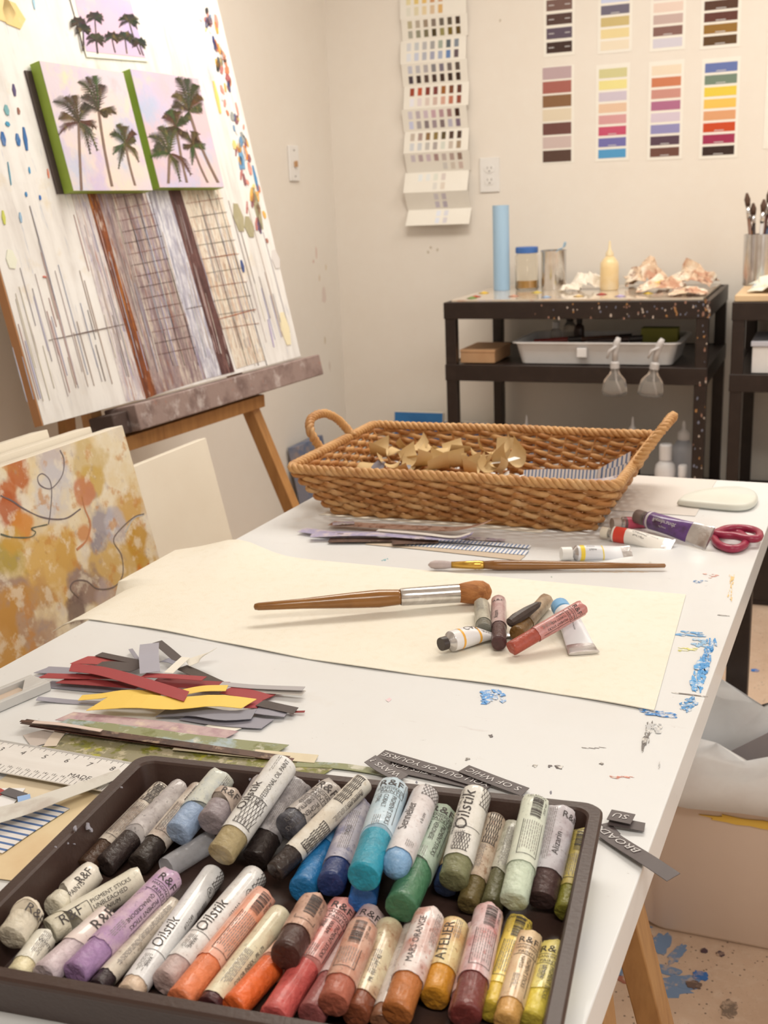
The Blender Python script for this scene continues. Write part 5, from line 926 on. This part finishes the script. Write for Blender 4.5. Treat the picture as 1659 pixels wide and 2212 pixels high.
# scissors
MAG = mat('magenta_plastic', alb((164, 40, 70)), .35, layers=((alb((130, 28, 56)), 20, .4, .8, None, .4),), coat=.2)
r = empty('scissors', P(1500, 1160, T), 'scissors with magenta plastic handles beside the purple tube', 'scissors')
def loop(pxs, z, rad, nm):
    c = catmull([P(x, y, z) for x, y in pxs+pxs[:1]], 40)[:-1]; MB().tube(c, rad, 10, loop=True, up=(0, 0, 1)).build(nm, MAG, r, smooth=True)
loop([(1542, 1160), (1562, 1150), (1596, 1152), (1612, 1166), (1604, 1180), (1582, 1186), (1560, 1180), (1548, 1172)], T+.006, .0055, 'handle')
loop([(1544, 1152), (1572, 1142), (1612, 1142), (1638, 1150), (1638, 1162), (1618, 1164), (1590, 1158), (1562, 1156)], T+.0115, .0055, 'handle')
for k, (p, q) in enumerate((((1546, 1160), (1440, 1128)), ((1546, 1158), (1436, 1136)))):
    a, b = P(*p, T+.004+.003*k), P(*q, T+.002+.003*k); dd = (b-a); nn = V((-dd.y, dd.x, 0)).normalized(); pl = Plane((0, 0, T+.002+.0022*k), (1, 0, 0), (0, 1, 0)); w = .007
    MB().prism([(a.x-nn.x*w, a.y-nn.y*w), (b.x, b.y), (a.x+nn.x*w*.4, a.y+nn.y*w*.4)], pl, 0, .0018).build('blade', METAL, r)
MB().lathe([(.004, 0), (.004, .008), (.003, .009), (.001, .009)], Matrix.Translation(P(1530, 1155, T+.001)), 12).build('pivot', METAL, r, smooth=True, auto=40)
ol = [P(x, y, T) for x, y in ((1462, 1094), (1478, 1081), (1505, 1073), (1545, 1066), (1585, 1064), (1615, 1067), (1634, 1077), (1636, 1090), (1624, 1102), (1598, 1107), (1560, 1105), (1520, 1101), (1488, 1098))]
cc = catmull(ol+ol[:1], 52)[:-1]; cen = sum(cc, V())/len(cc)
MB().loft([[cen+(p-cen)*k+V((0, 0, h)) for p in cc] for k, h in ((.93, .0006), (.99, .003), (1., .006), (.97, .010), (.9, .012), (.6, .0128), (.01, .013))]).build('smooth_slab', mat('pale_stone', alb((232, 228, 208)), .4, layers=((alb((216, 210, 188)), 6, .4, .7, None, .6), (alb((200, 210, 205)), 8, .6, .8, None, .5))), smooth=True, label='pale rounded stone slab at the far right of the table', cat='stone')
# ================================================================== tray
TRM = mat('dark_brown_tray', alb((66, 47, 39)), .38, layers=((alb((82, 62, 53)), 14, .5, .8, None, .4),), bump=.12, bscale=300)
M = Matrix.Translation((-.3125, .5745, T)) @ Matrix.Rotation(math.radians(5.6), 4, 'Z')
tr = empty('stick_tray', M, 'dark brown plastic tray filled with oil paint sticks', 'tray')
def tring(i, z, r_=.014): return [M @ p for p in rrect(-.19+i, .19-i, -.1355+i, .1355-i, z, max(.004, r_-i*.3), 6)]
MB().loft([tring(.016, .0005), tring(.006, .034), tring(.0015, .0345), tring(0, .036), tring(0, .0385), tring(.0015, .040), tring(.009, .040), tring(.0105, .0385), tring(.018, .0045, .014)], caps=True).build('body', TRM, tr, smooth=True, auto=30)
mb = MB(); g = random.Random(9)
for x, y, s in ((162, 1789, 3.5), (190, 1786, 5), (196, 1793, 3), (262, 1701, 1.6), (146, 1822, 1.5), (160, 1823, 1.2), (120, 1830, 1.3), (1190, 1712, 2), (900, 1690, 2), (540, 1683, 2), (690, 1688, 1.6), (1268, 1790, 1.6)):
    pl = Plane(M @ V((-.1755, 0, .02)), (0, 1, 0), (-.09, 0, .34)) if x < 280 else Plane(M @ V((0, .1185, .02)), M.to_3x3() @ V((1, 0, 0)), M.to_3x3() @ V((0, .09, .34)))
    a, b = pl.hit(x, y); mb.prism(blob(a, b, s*.00036, s*.0005, int(x), 9, .4), pl, -.0006, .0009)
mb.build('paint_spots', cmat((176, 170, 172), .5), tr, kind='stuff')
# ================================================================== oil paint sticks
def stick_frame(A_, B_):
    z_ = (B_-A_).normalized(); v = CAM-(A_+B_)*.5; x_ = (v-z_*v.dot(z_)).normalized(); y_ = z_.cross(x_)
    m = Matrix((x_, y_, z_)).transposed().to_4x4(); m.translation = A_; return m
def stick(label, A_, B_, rr, pig, paper, stain, ex, style, prints, seed, group='oil paint sticks in the brown tray', am=.5):
    A_, B_ = V(A_), V(B_); L_ = (B_-A_).length; M = stick_frame(A_, B_); g = random.Random(seed)
    r = empty('oil_stick', M, label, 'oil stick', group); n = 24; cyl = lambda th, z, k: M @ V((k*math.cos(th), k*math.sin(th), z)); ang = [2*math.pi*j/n for j in range(n)]
    e = ex*L_; rp = rr*.93; pc = alb(pig); dk = tuple(x*.55 for x in pc); lt = tuple(min(.85, x*1.35+.02) for x in pc)
    pm = mat('pigment_%02x%02x%02x' % pig, pc, .36, layers=((dk, 90, .48, .7, None, .55), (lt, 140, .58, .75, None, .35)), bump=.7, bscale=240, coat=.12)
    wear = g.uniform(-.25, .25); rings = []
    prof = [(.0, .02), (.0, .5), (.0001, .9), (.0006, .985), (.003, 1.03), (.006, 1.0)] if style != 'round' else [(-.003, .02), (-.002, .45), (.0005, .78), (.003, .94), (.006, 1.0)]
    for z, k in prof: rings.append([cyl(t, z+rp*wear*k*math.cos(t+seed)*.35+mnoise.noise(V((math.cos(t)*2+seed, math.sin(t)*2, k*3)))*.0009*(1 if k > .3 else .3), rp*k*(1+.035*mnoise.noise(V((math.cos(t)*3, math.sin(t)*3, z*500+seed)))) ) for t in ang])
    for z in (e*.5+.003, e+.006): rings.append([cyl(t, z, rp*(1+.012*mnoise.noise(V((math.cos(t)*2, math.sin(t)*2, z*200+seed))))) for t in ang])
    if style != 'clear': MB().loft(rings).build('pigment', pm, r, smooth=True, auto=50)
    dst = tuple(x*.45 for x in alb(stain))
    wl = [(alb(stain), 60, .42, .64, None, min(1, am*1.25)), (dst, 330, .60, .68, None, min(1., am*1.2)), (dst, 75, .64, .72, None, min(.7, am*.8)), (alb(tuple(x*.86 for x in paper)), 25, .5, .75, None, .4), (alb(stain), 190, .6, .68, None, min(1., am*1.3)), (tuple(x*.6 for x in alb(paper)), 120, .66, .74, None, .3)]
    wm = mat('wrapper_%02x%02x%02x_%02x%02x%02x_%d' % (*paper, *stain, am*10), alb(paper), .4, layers=wl, bump=.2, bscale=180, seed=seed*.37, coat=.35) if style != 'clear' else SLV
    torn = {'torn': .014, 'slant': .010}.get(style, .0012); ph = g.uniform(0, 6.28); rings = []
    ins = [cyl(t, e+.012, rr*.95) for t in ang]; nz = [torn*(.5+.5*math.cos(t-ph)) if torn > .002 else 0 for t in ang]
    ed = [e+nz[j]+.0014*mnoise.noise(V((math.cos(t)*4+seed, math.sin(t)*4, 0))) for j, t in enumerate(ang)]
    rings.append([cyl(t, ed[j]+.0008, rr*.955) for j, t in enumerate(ang)]); rings.append([cyl(t, ed[j], rr*1.0) for j, t in enumerate(ang)])
    K = 9
    for k in range(1, K+1):
        u = k/K; z = e+(L_-.002-e)*u
        rings.append([cyl(t, max(ed[j]+.0002*k, z), rr*(1.01+.03*mnoise.noise(V((math.cos(t)*1.6+seed, math.sin(t)*1.6, u*5))))) for j, t in enumerate(ang)])
    if style in ('oil', 'clear', 'round'):
        rings.append([cyl(t, L_-.0004, rr*.97) for t in ang]); rings.append([cyl(t, L_, rr*.88) for t in ang]); rings.append([cyl(t, L_-.0003, rr*.3) for t in ang])
    else:                      # folded paper end
        rings.append([cyl(t, L_+.001*math.cos(3*t+seed), rr*(.93+.06*math.cos(6*t))) for t in ang]); rings.append([cyl(t, L_+.0012*math.cos(3*t+seed), rr*(.62+.12*math.cos(6*t+1))) for t in ang]); rings.append([cyl(t, L_-.0005, rr*.2) for t in ang])
    wo = MB().loft(rings).build('wrapper', wm, r, smooth=True, auto=55)
    mb = MB(); mb2 = MB(); ro = rr*1.045
    def W(z, a, k=1.): return cyl(math.radians(a), z, ro*k)
    def across(s, u, a0, size, wid=None):
        w = text_tris(s)[2]*size if wid is None else wid; text_on(mb, s, lambda x, y: W(u*L_+y, a0+math.degrees((x-w/2)/rr)), size, wid)
    def down(s, u, a0, size, wid=None, sh=0.): text_on(mb, s, lambda x, y: W(u*L_-x, a0+math.degrees(y/rr)), size, wid, sh)
    def up(s, u, a0, size, wid=None, sh=0.): text_on(mb, s, lambda x, y: W(u*L_+x, a0-math.degrees(y/rr)), size, wid, sh)
    def quad(z0, z1, a0, a1, mb=mb):
        m_ = max(1, int(abs(a1-a0)/14)+1); mb.add([W(z, a0+(a1-a0)*k/m_) for z in (z0, z1) for k in range(m_+1)], [(k, k+1, m_+2+k, m_+1+k) for k in range(m_)])
    def line(z0, a0, z1, a1, w=.00022):
        m_ = max(1, int(max(abs(a1-a0)/12, 1)));
        for k in range(m_):
            za, zb = z0+(z1-z0)*k/m_, z0+(z1-z0)*(k+1)/m_; aa, ab = a0+(a1-a0)*k/m_, a0+(a1-a0)*(k+1)/m_
            if abs(zb-za) > abs(math.radians(ab-aa)*rr): dw = math.degrees(w/rr); mb.add([W(za, aa-dw), W(za, aa+dw), W(zb, ab+dw), W(zb, ab-dw)], [(0, 1, 2, 3)])
            else: mb.add([W(za-w, aa), W(za+w, aa), W(zb+w, ab), W(zb-w, ab)], [(0, 1, 2, 3)])
    def micro(z0, z1, a0, rows, sp=7):
        for q in range(rows):
            z = z1
            while z > z0+.003:
                l_ = g.uniform(.0015, .005); quad(max(z0, z-l_), z, a0+q*sp, a0+q*sp+math.degrees(.00042/rr), mb2); z -= l_+.0009
    def net(z0, z1, a0, a1):
        for k in range(-3, 8):
            f0, f1 = a0+(a1-a0)*k/6, a0+(a1-a0)*(k+2.5)/6
            for s0, s1 in ((f0, f1), (f1, f0)):
                lo, hi = sorted((a0, a1))
                for q in range(5):
                    pa, pb = s0+(s1-s0)*q/5, s0+(s1-s0)*(q+1)/5
                    if lo <= pa <= hi and lo <= pb <= hi: line(z0+(z1-z0)*q/5, pa, z0+(z1-z0)*(q+1)/5, pb, .0002)
        line(z0, a0, z0, a1); line(z1, a0, z1, a1)
    for pr in prints:
        kd, *ag = pr; sc = rr/.0095
        if kd == 'R':           # pigment stick label: initials, box, name
            a0 = ag[1] if len(ag) > 1 else 0; across('R&F', 1-.0135/L_, a0-8, .0092*sc); line(L_-.0155, a0-55, L_-.0155, a0+50); line(L_-.0245, a0-60, L_-.0245, a0+50)
            line(L_-.0245, a0+50, L_-.004, a0+50); across('HANDMADE', 1-.0192/L_, a0, .0033*sc); across('PAINTS', 1-.0235/L_, a0, .0040*sc)
            nm = ag[0].split('|'); down('PIGMENT STICKS', 1-.0265/L_, a0+10, .0040*sc)
            for q, s in enumerate(nm): down(s, 1-.0265/L_, a0-18-26*q, .0038*sc)
            line(L_-.026, a0+40, max(e+.004, L_-.06), a0+40); micro(e+.006, max(e+.007, e+.020), a0-30, 4)
        elif kd == 'U':         # the same label read from the near end
            a0 = ag[1] if len(ag) > 1 else 0
            for q, s in enumerate(['PIGMENT STICKS']+ag[0].split('|')): up(s, .42, a0-8+26*q, .0042*sc)
            up('R&F', .08, a0+10, .010*sc); line(L_*.4, a0-30, L_*.4, a0+50); line(.004, a0-30, L_*.4, a0-30)
        elif kd == 'O':         # brand lettering along the barrel
            a0 = ag[0]; up('Oilstik', ag[1], a0, .0125*sc, None, .3); net(L_-.018, L_-.001, a0+25, a0+110); up('SHIVA', max(e/L_+.03, ag[1]-.13), a0, .0035*sc); micro(e+.004, e+.02, a0-40, 5); line(e+.024, a0-60, e+.024, a0+60)
            if len(ag) > 2: up(ag[2], ag[1]+.22, a0+46, .0042*sc); bars = ag[1]+.36; [quad(bars*L_+q*.0011, bars*L_+q*.0011+g.choice([.0003, .0006]), a0+48, a0+84) for q in range(14)]
            if len(ag) > 2: [line(L_-.024+.004*math.cos(q*.628), a0+44+22*math.sin(q*.628), L_-.024+.004*math.cos(q*.628+.628), a0+44+22*math.sin(q*.628+.628)) for q in range(10)]; up('AP', 1-.0265/L_, a0+49, .0045*sc)
        elif kd == 'P': up('PROFESSIONAL OIL PAINT', ag[1], ag[0], ag[2] if len(ag) > 2 else .0043, (.97-ag[1])*L_)
        elif kd == 'N': net(ag[0]*L_, ag[1]*L_, ag[2], ag[3])
        elif kd == 'B':         # bar code and warning lines
            a0 = ag[0]; z0 = L_-.024
            for q in range(22): quad(z0+q*.00092, z0+q*.00092+g.choice([.0003, .0005, .0007]), a0-22, a0+22)
            down('89V ZIOZ', 1-.006/L_, a0+30, .0026); micro(e+.008, z0-.004, a0-36, 8, 9); line(e+.006, a0-42, e+.006, a0+38); line(e+.006, a0-42, z0-.003, a0-42); line(e+.006, a0+38, z0-.003, a0+38)
        elif kd == 'M': micro(max(e+.004, ag[0]*L_), ag[1]*L_, ag[2], ag[3])
        elif kd == 'T': up(ag[0], ag[1], ag[2], ag[3])
        elif kd == 'D': down(ag[0], ag[1], ag[2], ag[3])
        elif kd == 'X': across(ag[0], ag[1], ag[2], ag[3])
    if mb.v: mb.build('lettering', PRINT, wo, fix=False)
    if mb2.v: mb2.build('small_print', INK2, wo, fix=False, kind='stuff')
    return r
STICKS = [
 ('oil stick: brown stick in a split printed wrapper beside the left tray wall', (-0.4864, 0.5695, 0.7525), (-0.4822, 0.6703, 0.766), 0.0075, (74, 50, 34), (222, 208, 186), (120, 90, 70), 0.25, 'oil', [('N',.75,.98,-60,60),('B',-20),('N',.3,.6,30,80)], 0.6),
 ('oil stick: matt black stick in a plain whitish wrapper, second from the left wall', (-0.4703, 0.5753, 0.7532), (-0.4647, 0.6723, 0.766), 0.0082, (58, 46, 42), (214, 204, 194), (150, 136, 130), 0.27, 'torn', [], 0.5),
 ('oil stick: glossy lumpy black stick half under the pale blue one', (-0.4472, 0.5844, 0.7534), (-0.448, 0.6735, 0.766), 0.0084, (50, 40, 34), (224, 210, 190), (150, 120, 100), 0.26, 'oil', [('B',-10),('M',.3,.6,-40,4)], 0.5),
 ('oil stick: pale blue stick with a milky wrapper on top of the dark sticks', (-0.4307, 0.613, 0.7659), (-0.4283, 0.6753, 0.779), 0.0103, (160, 178, 200), (218, 216, 196), (170, 180, 190), 0.3, 'slant', [('M',.7,.95,10,4),('T','PIGMENT',.55,35,.0045)], 0.4),
 ('oil stick: short mauve grey stick stub with a folded label', (-0.4053, 0.6193, 0.7762), (-0.4067, 0.6502, 0.781), 0.0105, (158, 144, 142), (196, 176, 156), (150, 130, 120), 0.35, 'torn', [('X','R&F',.7,-5,.009)], 0.5),
 ('oil stick: empty clear plastic sleeve lying among the sticks', (-0.4292, 0.5778, 0.7525), (-0.4134, 0.6306, 0.7525), 0.0075, (150, 146, 146), (200, 196, 190), (170, 165, 160), 0.2, 'clear', [], 0.3),
 ('oil stick: long khaki stick printed PROFESSIONAL OIL PAINT sticking out of the tray', (-0.3795, 0.5887, 0.7736), (-0.3742, 0.6802, 0.7976), 0.0101, (176, 156, 112), (238, 232, 220), (196, 186, 160), 0.2, 'oil', [('P',12,.45,.0052),('T','Oilstik',.36,-30,.011),('N',.24,.52,-40,40),('M',.78,.98,-35,2),('M',.22,.3,-30,6)], 0.25),
 ('oil stick: grey wrapped stick hidden behind the long khaki stick', (-0.3952, 0.6225, 0.7558), (-0.3912, 0.6785, 0.78), 0.0091, (120, 110, 108), (186, 176, 170), (130, 118, 116), 0.2, 'rf', [('M',.4,.95,-30,8)], 0.6),
 ('oil stick: black stick in a grey smeared wrapper behind the grey stub', (-0.3674, 0.614, 0.7565), (-0.3641, 0.6825, 0.7805), 0.0098, (52, 42, 38), (186, 178, 172), (110, 102, 100), 0.28, 'rf', [('M',.35,.95,-40,10)], 0.7),
 ('oil stick: charcoal grey stick labelled NEUTRAL GREY', (-0.3495, 0.6323, 0.775), (-0.336, 0.6845, 0.779), 0.0105, (92, 90, 94), (190, 178, 164), (140, 130, 124), 0.2, 'rf', [('R','NEUTRAL GREY|DEEP',-15)], 0.5),
 ('oil stick: thin black stick in a split netted wrapper lying across the others', (-0.3398, 0.5931, 0.765), (-0.3111, 0.6877, 0.789), 0.0075, (56, 44, 38), (238, 228, 208), (196, 170, 130), 0.2, 'oil', [('N',.25,.5,-10,60),('N',.7,.98,-60,0),('T','Use for:',.24,25,.0042),('M',.55,.9,15,4),('T','Self sealing',.72,40,.004)], 0.3),
 ('oil stick: bright cerulean blue stick under the netted wrapper', (-0.3176, 0.5911, 0.7552), (-0.3285, 0.6735, 0.7552), 0.0102, (40, 120, 172), (128, 176, 206), (60, 130, 180), 0.55, 'slant', [], 0.8),
 ('oil stick: navy stick with a grimy white wrapper', (-0.2944, 0.5881, 0.768), (-0.314, 0.684, 0.768), 0.0096, (44, 62, 110), (196, 188, 190), (120, 120, 150), 0.2, 'rf', [('M',.3,.8,-30,6),('D','STICKS',.6,-20,.0042)], 0.6),
 ('oil stick: mid blue stick under the turquoise one', (-0.2688, 0.5824, 0.7645), (-0.2999, 0.6885, 0.7625), 0.0094, (52, 110, 176), (206, 182, 150), (90, 120, 170), 0.3, 'rf', [('M',.4,.9,-30,5)], 0.6),
 ('oil stick: turquoise stick labelled COBALT TEAL', (-0.2645, 0.5764, 0.7875), (-0.2869, 0.6871, 0.7875), 0.0106, (36, 148, 166), (206, 220, 222), (170, 200, 206), 0.34, 'slant', [('R','COBALT|TEAL',-5)], 0.4),
 ('oil stick: powder blue stick with a rounded glossy tip', (-0.2499, 0.5936, 0.7855), (-0.2621, 0.6894, 0.7855), 0.0094, (132, 170, 200), (228, 220, 212), (200, 180, 170), 0.12, 'round', [('T','Sennelier',.35,-20,.0095),('N',.85,.99,-20,70),('T','a la cire',.5,30,.004),('M',.14,.24,0,5)], 0.4),
 ('oil stick: green stick labelled VERONESE GREEN', (-0.2392, 0.5767, 0.77), (-0.2503, 0.6906, 0.77), 0.0107, (70, 118, 82), (176, 188, 166), (130, 150, 120), 0.32, 'slant', [('R','VERONESE|GREEN',5)], 0.5),
 ('oil stick: blue stick in a yellowed wrapper between green and olive', (-0.2267, 0.6273, 0.7531), (-0.236, 0.6943, 0.7675), 0.0081, (70, 90, 130), (216, 188, 140), (150, 130, 110), 0.22, 'rf', [('T','ATELIER',.4,0,.006)], 0.5),
 ('oil stick: olive stick in a clean white glossy wrapper with large black script', (-0.2177, 0.6192, 0.767), (-0.2246, 0.6962, 0.7895), 0.0098, (132, 130, 92), (236, 228, 212), (190, 180, 150), 0.2, 'oil', [('O',-5,.44),('P',-52,.42,.004),('N',.24,.42,-40,20)], 0.2),
 ('oil stick: olive brown stick in a split spattered wrapper', (-0.2062, 0.6147, 0.7525), (-0.2109, 0.6968, 0.7705), 0.0075, (112, 96, 56), (220, 200, 172), (160, 120, 90), 0.25, 'oil', [('N',.62,.98,-30,40),('M',.3,.6,-30,4)], 0.6),
 ('oil stick: dark olive stick under the pale green one', (-0.1909, 0.6188, 0.7524), (-0.197, 0.6983, 0.7655), 0.0074, (104, 100, 66), (206, 200, 178), (150, 146, 120), 0.3, 'slant', [('M',.4,.9,-30,6)], 0.5),
 ('oil stick: very pale celadon green stick with a bar code label', (-0.1721, 0.6069, 0.7694), (-0.1812, 0.6999, 0.7875), 0.0092, (206, 214, 184), (226, 226, 200), (206, 214, 190), 0.3, 'rf', [('B',10),('X','CELADON',.96,0,.003)], 0.3),
 ('oil stick: dark aubergine brown stick in a grey lilac wrapper', (-0.1598, 0.6299, 0.7575), (-0.1631, 0.7019, 0.7815), 0.0100, (84, 62, 58), (206, 198, 194), (160, 140, 140), 0.26, 'rf', [('M',.35,.95,-45,5),('X','R&F',.86,40,.008),('T','Alizarin',.42,20,.0065)], 0.5),
 ('oil stick: olive yellow stick in a yellow wrapper by the right tray wall', (-0.143, 0.6281, 0.7523), (-0.1474, 0.7034, 0.7655), 0.0073, (140, 134, 52), (212, 190, 104), (170, 146, 70), 0.25, 'rf', [('B',-10),('X','CADMIUM G',.95,0,.003)], 0.5),
 ('oil stick: short cream stick stub with a torn label at the left', (-0.4655, 0.4712, 0.768), (-0.4697, 0.4952, 0.772), 0.0096, (222, 208, 180), (232, 216, 188), (210, 190, 160), 0.4, 'torn', [('X','R&F',.6,25,.010)], 0.3),
 ('oil stick: ivory stick lying lowest at the left front corner', (-0.4462, 0.4502, 0.759), (-0.4542, 0.4878, 0.759), 0.0074, (234, 218, 172), (232, 224, 202), (214, 200, 170), 0.3, 'rf', [('M',.35,.95,-20,6),('X','WHITE',.7,20,.004)], 0.3),
 ('oil stick: folded cream wrapper with initials at the left', (-0.4683, 0.5157, 0.759), (-0.469, 0.5589, 0.759), 0.0088, (230, 218, 190), (236, 224, 202), (214, 200, 176), 0.1, 'torn', [('T','R&F',.5,0,.009),('T','PAINTS',.2,10,.005)], 0.3),
 ('oil stick: cream stick labelled UNBLEACHED TITANIUM', (-0.4598, 0.4995, 0.7536), (-0.4323, 0.5639, 0.759), 0.0086, (232, 220, 190), (232, 222, 196), (212, 200, 172), 0.08, 'torn', [('U','UNBLEACHED|TITANIUM',-5)], 0.3),
 ('oil stick: pale pink white stick with initials', (-0.4314, 0.4581, 0.7582), (-0.431, 0.5229, 0.7549), 0.0087, (212, 190, 186), (234, 216, 202), (224, 190, 170), 0.42, 'slant', [('T','R&F',.68,15,.0125),('M',.45,.7,10,5)], 0.4),
 ('oil stick: lilac stick labelled QUINACRIDONE', (-0.4138, 0.4657, 0.7583), (-0.4084, 0.5671, 0.7628), 0.0089, (170, 132, 168), (212, 180, 186), (180, 140, 176), 0.24, 'rf', [('R','QUINACRIDONE',10)], 0.7),
 ('oil stick: thin black tipped stick squeezed between lilac and white sticks', (-0.398, 0.4656, 0.7512), (-0.3988, 0.5544, 0.7512), 0.0062, (56, 42, 44), (224, 208, 184), (150, 130, 110), 0.12, 'oil', [('M',.2,.9,-20,4)], 0.5),
 ('oil stick: white glossy wrapper with large black script numbered 121249', (-0.374, 0.4643, 0.7529), (-0.3891, 0.5919, 0.753), 0.0079, (222, 192, 160), (238, 232, 222), (200, 196, 190), 0.07, 'oil', [('O',-5,.27,'#121249')], 0.25),
 ('oil stick: white glossy wrapper with large black script numbered 121213 with a rosy stick', (-0.3588, 0.4805, 0.7536), (-0.3588, 0.598, 0.754), 0.0086, (196, 168, 156), (238, 232, 220), (204, 176, 160), 0.14, 'oil', [('O',-10,.34,'#121213')], 0.35),
 ('oil stick: orange salmon stick with a bar code wrapper', (-0.341, 0.4691, 0.7536), (-0.3413, 0.577, 0.7536), 0.0086, (234, 130, 82), (238, 176, 148), (238, 150, 110), 0.32, 'rf', [('B',5)], 0.6),
 ('oil stick: cream wrapped stick with a dark maroon tip', (-0.3227, 0.4722, 0.7523), (-0.3227, 0.5664, 0.7523), 0.0073, (84, 44, 44), (236, 224, 186), (206, 176, 140), 0.06, 'oil', [('M',.15,.5,-30,6),('T','COLOR INDEX - PR 179',.2,40,.0036)], 0.4),
 ('oil stick: bright orange stick near the front rim', (-0.3072, 0.4747, 0.7533), (-0.3007, 0.5379, 0.7533), 0.0083, (240, 110, 50), (236, 200, 176), (240, 140, 90), 0.55, 'slant', [('M',.6,.95,-20,5)], 0.6),
 ('oil stick: salmon red stick labelled WARM PINK', (-0.28, 0.4737, 0.754), (-0.2842, 0.5838, 0.754), 0.0090, (206, 92, 84), (232, 174, 160), (220, 120, 104), 0.36, 'slant', [('R','WARM|PINK',5)], 0.6),
 ('oil stick: dark brown stub lying on top of the pink sticks', (-0.2888, 0.5084, 0.771), (-0.2965, 0.5652, 0.7674), 0.0093, (76, 46, 38), (212, 168, 140), (150, 100, 76), 0.36, 'rf', [('B',0)], 0.6),
 ('oil stick: terracotta stick with a striped smeared label', (-0.2462, 0.4844, 0.766), (-0.2543, 0.5499, 0.7698), 0.0089, (178, 98, 74), (214, 170, 144), (190, 120, 90), 0.24, 'rf', [('B',-15)], 0.7),
 ('oil stick: brownish pink stick with initials under the terracotta one', (-0.2604, 0.4835, 0.7553), (-0.263, 0.5838, 0.7534), 0.0084, (160, 90, 84), (224, 196, 186), (190, 140, 130), 0.3, 'rf', [('R','ROSE',0)], 0.5),
 ('oil stick: cream wrapped stick with rust speckles', (-0.2359, 0.4923, 0.7533), (-0.2467, 0.5751, 0.7533), 0.0083, (140, 76, 48), (238, 222, 180), (170, 100, 60), 0.16, 'oil', [('M',.3,.6,-20,4),('T','PR 101 - PY 42',.25,10,.004)], 0.5),
 ('oil stick: thin netted wrapper edge beside the mars orange stick', (-0.2215, 0.4949, 0.7512), (-0.2336, 0.5858, 0.7512), 0.0062, (150, 100, 70), (220, 206, 190), (150, 110, 90), 0.1, 'oil', [('M',.2,.9,-20,3)], 0.5),
 ('oil stick: white and rust wrapper lettered MARS ORANGE over a brown orange stick', (-0.2104, 0.494, 0.7618), (-0.2195, 0.5768, 0.7674), 0.0091, (188, 112, 56), (236, 220, 206), (190, 100, 70), 0.3, 'rf', [('T','MARS ORANGE',.38,-10,.006),('M',.6,.95,25,4)], 0.6),
 ('oil stick: ochre yellow stick in a cream wrapper lettered ATELIER', (-0.1973, 0.5207, 0.7536), (-0.2045, 0.5831, 0.7595), 0.0086, (214, 146, 44), (240, 218, 158), (196, 120, 50), 0.32, 'oil', [('T','ATELIER',.36,-5,.0095),('M',.7,.95,0,4)], 0.5),
 ('oil stick: burgundy stick in a pinkish white wrapper with bar code', (-0.1712, 0.5011, 0.7649), (-0.1861, 0.597, 0.7637), 0.0088, (120, 54, 48), (228, 200, 192), (190, 90, 80), 0.3, 'rf', [('B',10)], 0.5),
 ('oil stick: thin pinkish stick behind the burgundy one', (-0.18, 0.5143, 0.7512), (-0.194, 0.594, 0.7512), 0.0062, (170, 110, 100), (226, 196, 186), (190, 130, 120), 0.2, 'rf', [('M',.3,.9,-20,4)], 0.5),
 ('oil stick: yellow stick end with bar code peeping out behind', (-0.1626, 0.5222, 0.7528), (-0.1681, 0.6063, 0.7528), 0.0078, (232, 196, 70), (240, 210, 96), (220, 180, 70), 0.2, 'rf', [('B',0),('X','CADMIUM YEL',.94,0,.003)], 0.4),
 ('oil stick: peach stick labelled PIGMENT STICKS near the right wall', (-0.1492, 0.5069, 0.7617), (-0.155, 0.5825, 0.7627), 0.0073, (218, 164, 90), (236, 204, 158), (210, 160, 110), 0.18, 'rf', [('R','NAPLES',5)], 0.5),
 ('oil stick: lemon yellow stick in the right front corner', (-0.1376, 0.5211, 0.7531), (-0.1406, 0.5875, 0.7531), 0.0081, (240, 214, 84), (240, 222, 130), (226, 196, 80), 0.3, 'torn', [('R','LEMON',-5)], 0.4),
]
for i, (lb, A_, B_, rr, pig, pa, st, ex, sty, pr, am) in enumerate(STICKS): stick(lb, (A_[0]+(.003 if i == 0 else 0), A_[1], max(A_[2], T+.0055+rr*1.1)), (B_[0]+(.004 if i == 0 else 0), B_[1]-(.004 if i == 0 else 0), max(B_[2], T+.0055+rr*1.1)), rr*1.1, pig, pa, st, ex, sty, pr, i+1, am=am)
GK = 'loose oil sticks on the canvas cloth'
ls = lambda lb, a, b, rr, za, zb, *k: stick(lb, P(*a, T+za), P(*b, T+zb), rr, *k, group=GK)
ls('grey green oil stick stub standing out left in the loose group', (1046, 1362), (1040, 1306), .0090, .0128, .0128, (118, 114, 98), (190, 182, 158), (150, 142, 120), .22, 'rf', [('M', .5, .95, -40, 8)], 71)
ls('maroon oil stick with a pinkish initialled wrapper', (1078, 1390), (1077, 1299), .0088, .0115, .0115, (84, 52, 50), (206, 176, 166), (170, 120, 116), .35, 'rf', [('X', 'R&F', .84, -8, .008), ('T', 'Alizarin', .42, -5, .0075)], 72)
ls('brown gold oil stick in a woody stained wrapper', (1115, 1369), (1180, 1297), .0088, .0115, .0115, (128, 92, 44), (178, 150, 116), (120, 90, 64), .3, 'torn', [], 73)
ls('brick red oil stick with initialled pink wrapper', (1104, 1402), (1258, 1312), .0086, .0115, .0375, (176, 78, 58), (206, 146, 136), (190, 104, 92), .34, 'rf', [('R', 'TURKEY RED|EARTH', 0)], 74)
a, b = P(1098, 1348, T+.02), P(1168, 1302, T+.030); MB().tube([along(a, b, t) for t in (0, .05, .25, .6, .9, 1)], [.002, .0055, .0068, .006, .004, .001], 9).build('charcoal_lump', cmat((78, 64, 56), .45, bump=.4, var=.5), label='dark charcoal stick lying on the brown gold oil stick', cat='charcoal')
